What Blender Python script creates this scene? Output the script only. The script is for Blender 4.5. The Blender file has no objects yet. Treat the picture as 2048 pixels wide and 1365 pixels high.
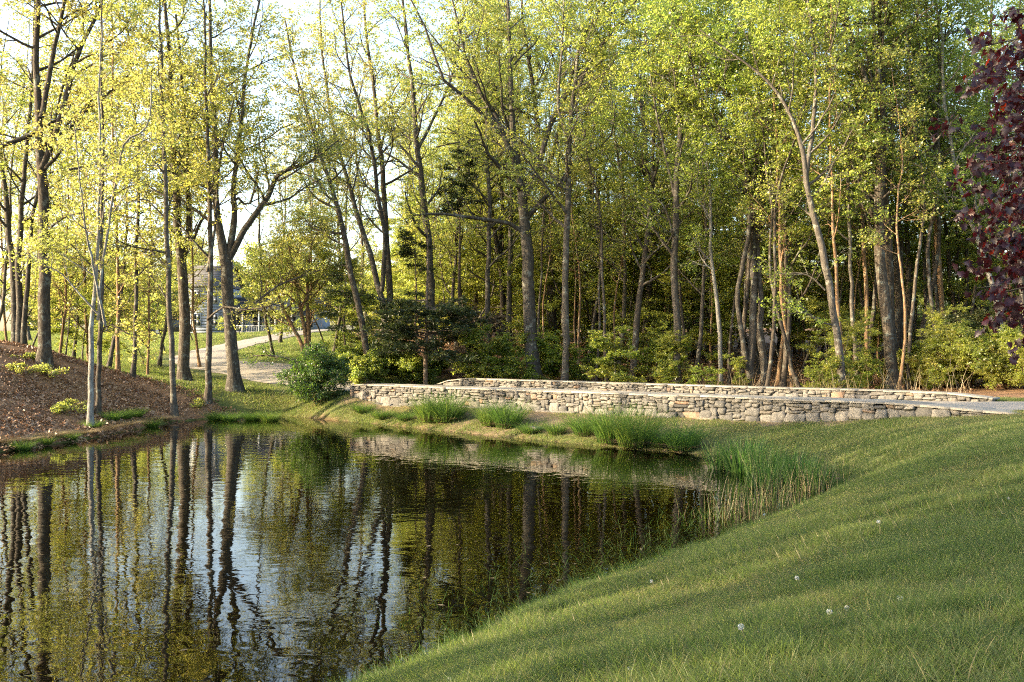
import bpy, math, random
import numpy as np
from mathutils import Vector, Matrix

# ------------------------------------------------------------------ camera, sky, sun, exposure
SC = bpy.context.scene
COL = SC.collection
CAMZ = 3.3          # lens height over the pond surface (z = 0)
F = 1991.0          # focal length in pixels of a 2048-wide frame
HZ = 700.0          # row of the eye level in that frame

cam_data = bpy.data.cameras.new("camera")
cam_data.sensor_width = 36.0
cam_data.lens = 36.0 * F / 2048.0
cam_data.shift_y = (HZ - 682.5) / 2048.0
cam_data.clip_start = 0.1
cam_data.clip_end = 4000.0
cam = bpy.data.objects.new("camera", cam_data)
cam.location = (0, 0, CAMZ)
cam.rotation_euler = (math.radians(90), 0, 0)
COL.objects.link(cam)
SC.camera = cam

SUN_AZ = math.radians(-99.0)     # measured from +Y (view direction) towards +X
SUN_EL = math.radians(17.0)
sun_dir = Vector((math.sin(SUN_AZ) * math.cos(SUN_EL), math.cos(SUN_AZ) * math.cos(SUN_EL), math.sin(SUN_EL)))

world = bpy.data.worlds.new("World")
SC.world = world
world.use_nodes = True
wn = world.node_tree
wn.nodes.clear()
sky = wn.nodes.new("ShaderNodeTexSky")
sky.sky_type = 'NISHITA'
sky.sun_disc = False
sky.sun_elevation = SUN_EL
sky.sun_rotation = SUN_AZ
sky.air_density = 1.0
sky.dust_density = 3.0
sky.ozone_density = 0.8
bg = wn.nodes.new("ShaderNodeBackground")
bg.inputs[1].default_value = 0.15
wo = wn.nodes.new("ShaderNodeOutputWorld")
wn.links.new(sky.outputs[0], bg.inputs[0])
wn.links.new(bg.outputs[0], wo.inputs[0])

sl = bpy.data.lights.new("sun", 'SUN')
sl.energy = 3.9
sl.angle = math.radians(0.6)
sl.color = (1.0, 0.80, 0.52)
so = bpy.data.objects.new("sun", sl)
so.rotation_euler = sun_dir.to_track_quat('Z', 'Y').to_euler()
so.location = (-60, 30, 60)
COL.objects.link(so)

SC.view_settings.view_transform = 'Standard'
SC.view_settings.look = 'None'
SC.view_settings.gamma = 1.0
SC.view_settings.use_curve_mapping = False
SC.view_settings.exposure = 2.4

SC.render.engine = 'CYCLES'
cy = SC.cycles
cy.max_bounces = 9
cy.diffuse_bounces = 6
cy.glossy_bounces = 2
cy.transmission_bounces = 4
cy.transparent_max_bounces = 6
cy.caustics_reflective = False
cy.caustics_refractive = False
cy.sample_clamp_indirect = 4.0
cy.filter_width = 1.1
cy.use_denoising = False
cy.denoiser = 'OPENIMAGEDENOISE'
cy.use_adaptive_sampling = True
cy.adaptive_threshold = 0.004

RNG = np.random.default_rng(20240511)
random.seed(11)


def at(px, py, Y):
    """world point seen at frame position (px, py) at depth Y"""
    return np.array([(px - 1024.0) / F * Y, Y, CAMZ - (py - HZ) / F * Y])


def shore(px, py):
    Y = CAMZ * F / (py - HZ)
    return ((px - 1024.0) / F * Y, Y)


# ------------------------------------------------------------------ object helpers
def tag(o, label=None, cat=None, group=None, kind=None):
    if label: o["label"] = label
    if cat: o["category"] = cat
    if group: o["group"] = group
    if kind: o["kind"] = kind
    return o


def empty(name, loc=(0, 0, 0), rz=0.0, sc=1.0):
    o = bpy.data.objects.new(name, None)
    o.location = loc
    o.rotation_euler = (0, 0, rz)
    o.scale = (sc, sc, sc)
    o.empty_display_size = 0.3
    COL.objects.link(o)
    return o


def mesh_obj(name, me, parent=None, loc=None):
    o = bpy.data.objects.new(name, me)
    COL.objects.link(o)
    if parent is not None: o.parent = parent
    if loc is not None: o.location = loc
    return o


class MB:
    """collects vertices, quads and triangles in numpy arrays and makes one mesh of them"""
    def __init__(s):
        s.v = []; s.q = []; s.t = []; s.n = 0; s.a = []

    def add(s, v, quads=None, tris=None, attr=None):
        v = np.asarray(v, dtype=np.float64).reshape(-1, 3)
        if quads is not None and len(quads): s.q.append(np.asarray(quads, dtype=np.int64).reshape(-1, 4) + s.n)
        if tris is not None and len(tris): s.t.append(np.asarray(tris, dtype=np.int64).reshape(-1, 3) + s.n)
        s.v.append(v)
        if attr is None: attr = np.full(len(v), 0.5)
        s.a.append(np.asarray(attr, dtype=np.float32).reshape(-1))
        s.n += len(v)

    def mesh(s, name, mat=None, smooth=False, attr=True):
        me = bpy.data.meshes.new(name)
        V = np.concatenate(s.v) if s.v else np.zeros((0, 3))
        Q = np.concatenate(s.q) if s.q else np.zeros((0, 4), dtype=np.int64)
        T = np.concatenate(s.t) if s.t else np.zeros((0, 3), dtype=np.int64)
        me.vertices.add(len(V))
        me.vertices.foreach_set("co", V.astype(np.float32).ravel())
        nl = Q.size + T.size
        me.loops.add(nl)
        me.loops.foreach_set("vertex_index", np.concatenate([Q.ravel(), T.ravel()]).astype(np.int32))
        npoly = len(Q) + len(T)
        me.polygons.add(npoly)
        tot = np.concatenate([np.full(len(Q), 4), np.full(len(T), 3)]).astype(np.int32)
        st = np.concatenate([[0], np.cumsum(tot)[:-1]]).astype(np.int32) if npoly else np.zeros(0, np.int32)
        me.polygons.foreach_set("loop_start", st)
        try: me.polygons.foreach_set("loop_total", tot)
        except Exception: pass
        if smooth: me.polygons.foreach_set("use_smooth", np.ones(npoly, dtype=bool))
        if attr and s.a:
            at_ = me.attributes.new("tint", 'FLOAT', 'POINT')
            at_.data.foreach_set("value", np.concatenate(s.a))
        me.update(calc_edges=True)
        if mat is not None: me.materials.append(mat)
        return me


def unit(v):
    return v / np.maximum(np.linalg.norm(v, axis=-1, keepdims=True), 1e-9)


def tubes(mb, P, R, k, attr=0.5):
    """P (m,n,3) polylines, R (m,n) radii, k sides"""
    m, n, _ = P.shape
    T = np.gradient(P, axis=1)
    T = unit(T)
    ref = np.where(np.abs(T[..., 2:3]) > 0.9, np.array([1.0, 0, 0]), np.array([0, 0, 1.0]))
    # one reference for the whole polyline avoids twisting
    ref = np.broadcast_to(ref[:, :1], T.shape)
    A = unit(np.cross(T, ref)); B = np.cross(T, A)
    th = np.arange(k) * 2 * np.pi / k
    ring = (A[:, :, None] * np.cos(th)[None, None, :, None] + B[:, :, None] * np.sin(th)[None, None, :, None])
    V = P[:, :, None] + ring * R[:, :, None, None]
    base = (np.arange(m) * n * k)[:, None, None]
    i = np.arange(n - 1)[None, :, None] * k
    j = np.arange(k)[None, None, :]
    j2 = (j + 1) % k
    Q = np.stack([base + i + j, base + i + j2, base + i + k + j2, base + i + k + j], axis=-1)
    mb.add(V.reshape(-1, 3), quads=Q.reshape(-1, 4), attr=np.full(m * n * k, attr))


def resample(P, n):
    d = np.concatenate([[0], np.cumsum(np.linalg.norm(np.diff(P, axis=0), axis=1))])
    t = np.linspace(0, d[-1], n)
    return np.stack([np.interp(t, d, P[:, c]) for c in range(P.shape[1])], axis=1)


def smooth_poly(P, n):
    """P (m,c) control points -> n points on a Catmull-Rom curve"""
    P = np.asarray(P, float)
    if len(P) < 3: return resample(P, n)
    Q = np.vstack([2 * P[0] - P[1], P, 2 * P[-1] - P[-2]])
    out = []
    for i in range(1, len(Q) - 2):
        t = np.linspace(0, 1, 8, endpoint=False)[:, None]
        p0, p1, p2, p3 = Q[i - 1], Q[i], Q[i + 1], Q[i + 2]
        out.append(0.5 * ((2 * p1) + (-p0 + p2) * t + (2 * p0 - 5 * p1 + 4 * p2 - p3) * t ** 2 + (-p0 + 3 * p1 - 3 * p2 + p3) * t ** 3))
    out.append(P[-1:])
    return resample(np.vstack(out), n)


def grow(rng, P, R, per, t0, t1, L, ang, ratio, n, trop=0.1, wob=0.25, fall=0.55, flat=0.0, rmin=0.004):
    """children of every polyline in P: positions, directions and bends drawn at random"""
    m, k, _ = P.shape
    idx = np.repeat(np.arange(m), per)
    c = len(idx)
    t = t0 + (t1 - t0) * ((np.tile(np.arange(per), m) + rng.random(c)) / per)
    ft = t * (k - 1); i0 = np.minimum(ft.astype(int), k - 2); w = (ft - i0)[:, None]
    p = P[idx, i0] * (1 - w) + P[idx, i0 + 1] * w
    r = (R[idx, i0] * (1 - w[:, 0]) + R[idx, i0 + 1] * w[:, 0])
    tan = unit(P[idx, i0 + 1] - P[idx, i0])
    rnd = rng.normal(size=(c, 3)); perp = unit(rnd - (rnd * tan).sum(1, keepdims=True) * tan)
    a = np.radians(ang) * rng.uniform(0.7, 1.3, c)[:, None]
    d = np.cos(a) * tan + np.sin(a) * perp
    d[:, 2] *= (1 - flat)
    d = unit(d)
    ln = L * (1 - fall * (t - t0) / max(t1 - t0, 1e-6)) * rng.uniform(0.65, 1.3, c)
    step = (ln / (n - 1))[:, None]
    pts = [p]
    for s in range(n - 1):
        d = unit(d + rng.normal(size=(c, 3)) * wob * np.array([1, 1, 0.7]) + np.array([0, 0, trop]))
        pts.append(pts[-1] + d * step)
    P2 = np.stack(pts, axis=1)
    r0 = np.maximum(np.minimum(r * ratio, ln * 0.03 + 0.004), rmin)
    R2 = r0[:, None] * np.linspace(1, 0.35, n)[None, :]
    return P2, R2


def leaf_arrays(rng, P, per, size, aspect=0.42, jit=0.12, flat=0.6, tint_c=None, droop=0.15, t0=0.15):
    """leaf blades hung along twigs P (m,n,3): returns verts, quads, tint"""
    m, k, _ = P.shape
    idx = np.repeat(np.arange(m), per); c = len(idx)
    t = t0 + (1 - t0) * rng.random(c)
    ft = t * (k - 1); i0 = np.minimum(ft.astype(int), k - 2); w = (ft - i0)[:, None]
    p = P[idx, i0] * (1 - w) + P[idx, i0 + 1] * w
    p = p + rng.normal(size=(c, 3)) * jit * np.array([1, 1, 0.6])
    tan = unit(P[idx, -1] - P[idx, 0])
    a = unit(tan * 0.5 + rng.normal(size=(c, 3)) * np.array([1, 1, 0.45]) + np.array([0, 0, -droop]))
    nrm = unit(np.array([0, 0, 1.0]) * flat * 2 + rng.normal(size=(c, 3)))
    b = unit(np.cross(nrm, a))
    up = np.cross(a, b)
    s = size * rng.uniform(0.45, 1.3, c)[:, None]
    fold = s * 0.12
    v0 = p
    v1 = p + a * s * 0.48 + b * s * aspect + up * fold
    v2 = p + a * s
    v3 = p + a * s * 0.48 - b * s * aspect + up * fold
    V = np.stack([v0, v1, v2, v3], axis=1).reshape(-1, 3)
    Q = (np.arange(c) * 4)[:, None] + np.arange(4)[None, :]
    if tint_c is None:
        tint_c = np.clip(rng.normal(0.5, 0.14, m), 0.05, 0.95)
    tint = np.clip(tint_c[idx] + rng.normal(0, 0.16, c), 0, 1)
    return V, Q, np.repeat(tint, 4)


# ------------------------------------------------------------------ materials
MATS = {}


def new_mat(name):
    m = bpy.data.materials.new(name)
    m.use_nodes = True
    nt = m.node_tree
    nt.nodes.clear()
    out = nt.nodes.new("ShaderNodeOutputMaterial")
    return m, nt, out


def N(nt, typ, **kw):
    n = nt.nodes.new(typ)
    for k, v in kw.items():
        setattr(n, k, v)
    return n


def ramp(nt, stops, interp='LINEAR'):
    r = nt.nodes.new("ShaderNodeValToRGB")
    r.color_ramp.interpolation = interp
    e = r.color_ramp.elements
    while len(e) > 1: e.remove(e[-1])
    e[0].position = stops[0][0]; e[0].color = (*stops[0][1], 1)
    for p, c in stops[1:]:
        x = e.new(p); x.color = (*c, 1)
    return r


def noise(nt, vec, scale, detail=4, rough=0.55, dist=0.0):
    n = nt.nodes.new("ShaderNodeTexNoise")
    n.inputs["Scale"].default_value = scale
    n.inputs["Detail"].default_value = detail
    n.inputs["Roughness"].default_value = rough
    n.inputs["Distortion"].default_value = dist
    if vec is not None: nt.links.new(vec, n.inputs["Vector"])
    return n


def mixc(nt, fac, a, b, typ='MIX'):
    m = nt.nodes.new("ShaderNodeMix")
    m.data_type = 'RGBA'; m.blend_type = typ
    for sock, val in ((m.inputs[0], fac), (m.inputs[6], a), (m.inputs[7], b)):
        if hasattr(val, "is_linked"): nt.links.new(val, sock)
        elif isinstance(val, (int, float)): sock.default_value = val
        else: sock.default_value = (*val, 1)
    return m.outputs[2]


def math_(nt, op, a, b=None, c=None, clamp=False):
    m = nt.nodes.new("ShaderNodeMath"); m.operation = op; m.use_clamp = clamp
    for i, val in enumerate((a, b, c)):
        if val is None: continue
        if hasattr(val, "is_linked"): nt.links.new(val, m.inputs[i])
        else: m.inputs[i].default_value = val
    return m.outputs[0]


def leaf_mat(name, refl, trans, tfac=0.5, gloss=0.05, rough=0.45):
    """refl / trans: three colours each along the per-leaf tint"""
    m, nt, out = new_mat(name)
    a = N(nt, "ShaderNodeAttribute", attribute_name="tint")
    oi = N(nt, "ShaderNodeObjectInfo")
    v = math_(nt, 'ADD', a.outputs["Fac"], math_(nt, 'MULTIPLY_ADD', oi.outputs["Random"], 0.3, -0.15), clamp=True)
    r1 = ramp(nt, [(0.0, refl[0]), (0.5, refl[1]), (1.0, refl[2])]); nt.links.new(v, r1.inputs[0])
    r2 = ramp(nt, [(0.0, trans[0]), (0.5, trans[1]), (1.0, trans[2])]); nt.links.new(v, r2.inputs[0])
    d = N(nt, "ShaderNodeBsdfDiffuse"); nt.links.new(r1.outputs[0], d.inputs[0])
    t = N(nt, "ShaderNodeBsdfTranslucent"); nt.links.new(r2.outputs[0], t.inputs[0])
    mx = N(nt, "ShaderNodeMixShader"); mx.inputs[0].default_value = tfac
    nt.links.new(d.outputs[0], mx.inputs[1]); nt.links.new(t.outputs[0], mx.inputs[2])
    g = N(nt, "ShaderNodeBsdfGlossy"); g.inputs["Roughness"].default_value = rough
    mx2 = N(nt, "ShaderNodeMixShader"); mx2.inputs[0].default_value = gloss
    nt.links.new(mx.outputs[0], mx2.inputs[1]); nt.links.new(g.outputs[0], mx2.inputs[2])
    nt.links.new(mx2.outputs[0], out.inputs[0])
    MATS[name] = m
    return m


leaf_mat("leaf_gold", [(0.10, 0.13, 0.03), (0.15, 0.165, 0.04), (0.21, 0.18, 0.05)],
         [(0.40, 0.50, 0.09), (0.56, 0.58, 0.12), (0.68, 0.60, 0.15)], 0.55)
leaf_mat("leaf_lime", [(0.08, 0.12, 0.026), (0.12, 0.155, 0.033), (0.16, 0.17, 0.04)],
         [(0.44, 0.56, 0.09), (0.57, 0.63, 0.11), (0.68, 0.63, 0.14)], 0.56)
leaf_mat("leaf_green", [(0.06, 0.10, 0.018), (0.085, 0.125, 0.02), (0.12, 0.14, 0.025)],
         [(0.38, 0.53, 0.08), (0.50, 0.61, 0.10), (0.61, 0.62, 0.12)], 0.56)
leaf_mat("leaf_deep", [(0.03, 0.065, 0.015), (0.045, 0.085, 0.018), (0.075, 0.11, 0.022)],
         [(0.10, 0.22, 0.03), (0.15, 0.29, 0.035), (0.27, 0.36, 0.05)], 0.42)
leaf_mat("leaf_shrub", [(0.12, 0.15, 0.03), (0.17, 0.19, 0.04), (0.27, 0.22, 0.07)],
         [(0.38, 0.50, 0.06), (0.52, 0.56, 0.08), (0.62, 0.52, 0.14)], 0.5)
leaf_mat("leaf_olive_willow", [(0.08, 0.11, 0.04), (0.12, 0.14, 0.05), (0.17, 0.18, 0.08)],
         [(0.22, 0.32, 0.08), (0.32, 0.38, 0.1), (0.42, 0.42, 0.14)], 0.4)
leaf_mat("needle", [(0.018, 0.034, 0.012), (0.03, 0.05, 0.015), (0.06, 0.06, 0.02)],
         [(0.04, 0.08, 0.02), (0.08, 0.11, 0.025), (0.14, 0.12, 0.03)], 0.3, 0.04)
leaf_mat("needle_dead", [(0.10, 0.075, 0.05), (0.15, 0.12, 0.08), (0.20, 0.17, 0.12)],
         [(0.10, 0.08, 0.04), (0.15, 0.11, 0.05), (0.2, 0.15, 0.08)], 0.25, 0.02)
leaf_mat("maple_purple", [(0.018, 0.009, 0.016), (0.03, 0.010, 0.018), (0.07, 0.012, 0.012)],
         [(0.07, 0.006, 0.010), (0.15, 0.012, 0.010), (0.52, 0.05, 0.008)], 0.42, 0.04, 0.42)
leaf_mat("grass_blade", [(0.065, 0.088, 0.028), (0.10, 0.122, 0.038), (0.22, 0.19, 0.09)],
         [(0.17, 0.28, 0.055), (0.28, 0.37, 0.07), (0.44, 0.38, 0.14)], 0.48, 0.02, 0.5)
leaf_mat("sedge", [(0.035, 0.08, 0.018), (0.055, 0.105, 0.02), (0.12, 0.15, 0.03)],
         [(0.10, 0.22, 0.03), (0.16, 0.29, 0.04), (0.32, 0.36, 0.06)], 0.42, 0.02, 0.5)
leaf_mat("iris_blade", [(0.036, 0.075, 0.016), (0.052, 0.095, 0.018), (0.10, 0.12, 0.05)],
         [(0.08, 0.22, 0.04), (0.13, 0.28, 0.05), (0.24, 0.26, 0.09)], 0.40, 0.02, 0.5)
leaf_mat("straw", [(0.14, 0.10, 0.05), (0.26, 0.20, 0.11), (0.38, 0.31, 0.19)],
         [(0.15, 0.11, 0.05), (0.24, 0.18, 0.09), (0.30, 0.24, 0.14)], 0.3, 0.03)
leaf_mat("litter_leaf", [(0.13, 0.075, 0.042), (0.26, 0.15, 0.085), (0.42, 0.29, 0.185)],
         [(0.10, 0.04, 0.015), (0.18, 0.08, 0.03), (0.26, 0.13, 0.06)], 0.2, 0.04)


def bark_mat(name, dark, mid, pale, lichen, scale=1.0):
    m, nt, out = new_mat(name)
    tc = N(nt, "ShaderNodeTexCoord")
    mp = N(nt, "ShaderNodeMapping"); mp.inputs["Scale"].default_value = (1, 1, 0.22)
    nt.links.new(tc.outputs["Object"], mp.inputs[0])
    n1 = noise(nt, mp.outputs[0], 14 * scale, 5, 0.65, 0.4)
    n2 = noise(nt, tc.outputs["Object"], 2.2 * scale, 4, 0.6, 0.3)
    n3 = noise(nt, tc.outputs["Object"], 5.5 * scale, 3, 0.6)
    r = ramp(nt, [(0.3, dark), (0.52, mid), (0.72, pale)]); nt.links.new(n1.outputs[0], r.inputs[0])
    lf = ramp(nt, [(0.52, (0, 0, 0)), (0.60, (1, 1, 1))]); nt.links.new(n2.outputs[0], lf.inputs[0])
    lf2 = ramp(nt, [(0.45, (0, 0, 0)), (0.55, (1, 1, 1))]); nt.links.new(n3.outputs[0], lf2.inputs[0])
    f = math_(nt, 'MULTIPLY', math_(nt, 'MULTIPLY', lf.outputs[0], lf2.outputs[0]), 0.75)
    c = mixc(nt, f, r.outputs[0], lichen)
    oi = N(nt, "ShaderNodeObjectInfo")
    hsv = N(nt, "ShaderNodeHueSaturation")
    nt.links.new(c, hsv.inputs["Color"])
    nt.links.new(math_(nt, 'MULTIPLY_ADD', oi.outputs["Random"], 0.5, 0.75), hsv.inputs["Value"])
    b = N(nt, "ShaderNodeBsdfPrincipled")
    b.inputs["Roughness"].default_value = 0.9
    b.inputs["Specular IOR Level"].default_value = 0.2
    nt.links.new(hsv.outputs[0], b.inputs["Base Color"])
    bp = N(nt, "ShaderNodeBump"); bp.inputs["Distance"].default_value = 0.06; bp.inputs["Strength"].default_value = 0.9
    nt.links.new(n1.outputs[0], bp.inputs["Height"]); nt.links.new(bp.outputs[0], b.inputs["Normal"])
    nt.links.new(b.outputs[0], out.inputs[0])
    MATS[name] = m


bark_mat("bark_oak", (0.026, 0.02, 0.015), (0.07, 0.057, 0.044), (0.13, 0.11, 0.087), (0.2, 0.21, 0.175))
bark_mat("bark_grey", (0.034, 0.029, 0.023), (0.075, 0.065, 0.053), (0.13, 0.115, 0.095), (0.21, 0.21, 0.175))
bark_mat("bark_pale", (0.10, 0.095, 0.082), (0.175, 0.165, 0.145), (0.25, 0.24, 0.215), (0.32, 0.33, 0.29))
bark_mat("bark_tan", (0.10, 0.06, 0.03), (0.2, 0.125, 0.07), (0.29, 0.2, 0.12), (0.28, 0.25, 0.17))
bark_mat("bark_pine", (0.05, 0.035, 0.025), (0.11, 0.08, 0.06), (0.18, 0.14, 0.11), (0.2, 0.19, 0.15))


def ground_mat():
    m, nt, out = new_mat("ground_cover")
    tc = N(nt, "ShaderNodeTexCoord")
    V = tc.outputs["Object"]
    z = N(nt, "ShaderNodeAttribute", attribute_name="zone")
    sep = N(nt, "ShaderNodeSeparateColor"); nt.links.new(z.outputs["Color"], sep.inputs[0])
    big = noise(nt, V, 0.35, 4, 0.6); mid = noise(nt, V, 2.2, 5, 0.6); fine = noise(nt, V, 22, 4, 0.7); vf = noise(nt, V, 75, 3, 0.7)
    # grass
    g = ramp(nt, [(0.25, (0.045, 0.072, 0.02)), (0.5, (0.075, 0.105, 0.026)), (0.75, (0.13, 0.135, 0.045))])
    gm = math_(nt, 'ADD', math_(nt, 'MULTIPLY', mid.outputs[0], 0.45), math_(nt, 'MULTIPLY', fine.outputs[0], 0.55))
    nt.links.new(gm, g.inputs[0])
    gd = mixc(nt, math_(nt, 'MULTIPLY', big.outputs[0], 0.45), g.outputs[0], (0.15, 0.135, 0.055))
    # leaf litter
    vor = N(nt, "ShaderNodeTexVoronoi"); vor.inputs["Scale"].default_value = 14; nt.links.new(V, vor.inputs["Vector"])
    l = ramp(nt, [(0.0, (0.08, 0.048, 0.028)), (0.4, (0.165, 0.095, 0.054)), (0.7, (0.25, 0.15, 0.088)), (1.0, (0.36, 0.25, 0.16))])
    sc2 = N(nt, "ShaderNodeSeparateColor"); nt.links.new(vor.outputs["Color"], sc2.inputs[0])
    nt.links.new(math_(nt, 'ADD', math_(nt, 'MULTIPLY', sc2.outputs[0], 0.6), math_(nt, 'MULTIPLY', mid.outputs[0], 0.4)), l.inputs[0])
    # bare soil
    s = ramp(nt, [(0.3, (0.10, 0.07, 0.045)), (0.55, (0.18, 0.135, 0.085)), (0.8, (0.27, 0.22, 0.15))])
    nt.links.new(math_(nt, 'ADD', math_(nt, 'MULTIPLY', mid.outputs[0], 0.5), math_(nt, 'MULTIPLY', fine.outputs[0], 0.5)), s.inputs[0])
    # pond bed
    bd = ramp(nt, [(0.3, (0.030, 0.022, 0.008)), (0.5, (0.075, 0.052, 0.014)), (0.72, (0.15, 0.10, 0.022))])
    nt.links.new(mid.outputs[0], bd.inputs[0])

    def edge(sock, n_, amt=0.55):
        x = math_(nt, 'ADD', sock, math_(nt, 'MULTIPLY_ADD', n_, amt, -amt * 0.5))
        r = ramp(nt, [(0.4, (0, 0, 0)), (0.6, (1, 1, 1))]); nt.links.new(x, r.inputs[0])
        return r.outputs[0]
    c = mixc(nt, edge(sep.outputs[0], mid.outputs[0]), gd, l.outputs[0])
    c = mixc(nt, edge(sep.outputs[1], mid.outputs[0], 1.1), c, s.outputs[0])
    c = mixc(nt, sep.outputs[2], c, bd.outputs[0])
    b = N(nt, "ShaderNodeBsdfPrincipled"); b.inputs["Roughness"].default_value = 0.95
    b.inputs["Specular IOR Level"].default_value = 0.15
    nt.links.new(c, b.inputs["Base Color"])
    bp = N(nt, "ShaderNodeBump"); bp.inputs["Distance"].default_value = 0.05; bp.inputs["Strength"].default_value = 0.8
    h = math_(nt, 'ADD', fine.outputs[0], math_(nt, 'MULTIPLY', vf.outputs[0], 0.4))
    nt.links.new(h, bp.inputs["Height"]); nt.links.new(bp.outputs[0], b.inputs["Normal"])
    nt.links.new(b.outputs[0], out.inputs[0])
    MATS["ground"] = m


ground_mat()


def simple(name, stops, scale, rough=0.85, bump=0.02, detail=5, spec=0.25, objrand=0.0, coords="Object", dist=0.0):
    m, nt, out = new_mat(name)
    tc = N(nt, "ShaderNodeTexCoord")
    n1 = noise(nt, tc.outputs[coords], scale, detail, 0.65, dist)
    r = ramp(nt, stops); nt.links.new(n1.outputs[0], r.inputs[0])
    c = r.outputs[0]
    if objrand:
        oi = N(nt, "ShaderNodeObjectInfo")
        hsv = N(nt, "ShaderNodeHueSaturation"); nt.links.new(c, hsv.inputs["Color"])
        nt.links.new(math_(nt, 'MULTIPLY_ADD', oi.outputs["Random"], objrand, 1 - objrand / 2), hsv.inputs["Value"])
        c = hsv.outputs[0]
    b = N(nt, "ShaderNodeBsdfPrincipled"); b.inputs["Roughness"].default_value = rough
    b.inputs["Specular IOR Level"].default_value = spec
    nt.links.new(c, b.inputs["Base Color"])
    if bump:
        bp = N(nt, "ShaderNodeBump"); bp.inputs["Distance"].default_value = bump; bp.inputs["Strength"].default_value = 0.8
        nt.links.new(n1.outputs[0], bp.inputs["Height"]); nt.links.new(bp.outputs[0], b.inputs["Normal"])
    nt.links.new(b.outputs[0], out.inputs[0])
    MATS[name] = m
    return m


def stone_mat():
    m, nt, out = new_mat("fieldstone_face")
    tc = N(nt, "ShaderNodeTexCoord"); geo = N(nt, "ShaderNodeNewGeometry"); oi = N(nt, "ShaderNodeObjectInfo")
    P = geo.outputs["Position"]
    n1 = noise(nt, P, 9, 6, 0.7, 0.6); n2 = noise(nt, P, 45, 3, 0.7); n3 = noise(nt, P, 3.2, 5, 0.65, 0.5)
    base = ramp(nt, [(0.0, (0.115, 0.109, 0.1)), (0.2, (0.175, 0.165, 0.147)), (0.42, (0.235, 0.216, 0.184)), (0.6, (0.29, 0.262, 0.216)),
                     (0.78, (0.24, 0.222, 0.195)), (0.93, (0.26, 0.22, 0.17)), (0.965, (0.33, 0.18, 0.08)), (1.0, (0.27, 0.21, 0.165))])
    nt.links.new(oi.outputs["Random"], base.inputs[0])
    v = ramp(nt, [(0.25, (0.5, 0.5, 0.5)), (0.5, (0.95, 0.95, 0.95)), (0.75, (1.25, 1.22, 1.15))]); nt.links.new(n1.outputs[0], v.inputs[0])
    c = mixc(nt, 1.0, base.outputs[0], v.outputs[0], 'MULTIPLY')
    st = ramp(nt, [(0.52, (0, 0, 0)), (0.68, (1, 1, 1))]); nt.links.new(n3.outputs[0], st.inputs[0])
    c = mixc(nt, math_(nt, 'MULTIPLY', st.outputs[0], 0.6), c, (0.085, 0.082, 0.072))
    hs = N(nt, "ShaderNodeHueSaturation"); hs.inputs["Saturation"].default_value = 0.72; hs.inputs["Value"].default_value = 0.72; nt.links.new(c, hs.inputs["Color"]); c = hs.outputs[0]
    b = N(nt, "ShaderNodeBsdfPrincipled"); b.inputs["Roughness"].default_value = 0.88
    b.inputs["Specular IOR Level"].default_value = 0.25
    nt.links.new(c, b.inputs["Base Color"])
    bp = N(nt, "ShaderNodeBump"); bp.inputs["Distance"].default_value = 0.035; bp.inputs["Strength"].default_value = 0.9
    nt.links.new(math_(nt, 'ADD', n1.outputs[0], math_(nt, 'MULTIPLY', n2.outputs[0], 0.35)), bp.inputs["Height"])
    nt.links.new(bp.outputs[0], b.inputs["Normal"])
    nt.links.new(b.outputs[0], out.inputs[0])
    MATS["stone"] = m


stone_mat()
simple("mortar", [(0.3, (0.014, 0.012, 0.010)), (0.7, (0.035, 0.03, 0.025))], 12, 0.95, 0.02)
simple("cap", [(0.25, (0.16, 0.145, 0.12)), (0.5, (0.25, 0.23, 0.19)), (0.75, (0.33, 0.30, 0.25))], 6, 0.85, 0.012, objrand=0.4)
simple("gravel", [(0.25, (0.17, 0.15, 0.125)), (0.5, (0.28, 0.25, 0.21)), (0.75, (0.38, 0.345, 0.29))], 30, 0.95, 0.02, detail=6)
simple("siding", [(0.3, (0.15, 0.18, 0.22)), (0.7, (0.20, 0.23, 0.27))], 8, 0.8, 0.0, objrand=0.1)
simple("roofing", [(0.3, (0.05, 0.05, 0.052)), (0.7, (0.11, 0.11, 0.112))], 6, 0.9, 0.0, objrand=0.35)
simple("white_trim", [(0.3, (0.42, 0.43, 0.43)), (0.7, (0.5, 0.51, 0.51))], 5, 0.6, 0.0)
simple("dark_glass", [(0.3, (0.02, 0.025, 0.03)), (0.7, (0.04, 0.045, 0.05))], 3, 0.08, 0.0, spec=0.6)
simple("car_paint", [(0.3, (0.012, 0.013, 0.015)), (0.7, (0.02, 0.02, 0.022))], 5, 0.25, 0.0, spec=0.6)
simple("rubber", [(0.3, (0.015, 0.015, 0.015)), (0.7, (0.03, 0.03, 0.03))], 9, 0.8, 0.0)
simple("chrome", [(0.3, (0.5, 0.5, 0.5)), (0.7, (0.6, 0.6, 0.6))], 9, 0.3, 0.0, spec=0.6)
simple("fluff", [(0.3, (0.55, 0.55, 0.52)), (0.7, (0.7, 0.7, 0.67))], 90, 0.9, 0.0)
simple("dandelion_stem", [(0.3, (0.22, 0.17, 0.09)), (0.7, (0.32, 0.27, 0.13))], 30, 0.7, 0.0)


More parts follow.
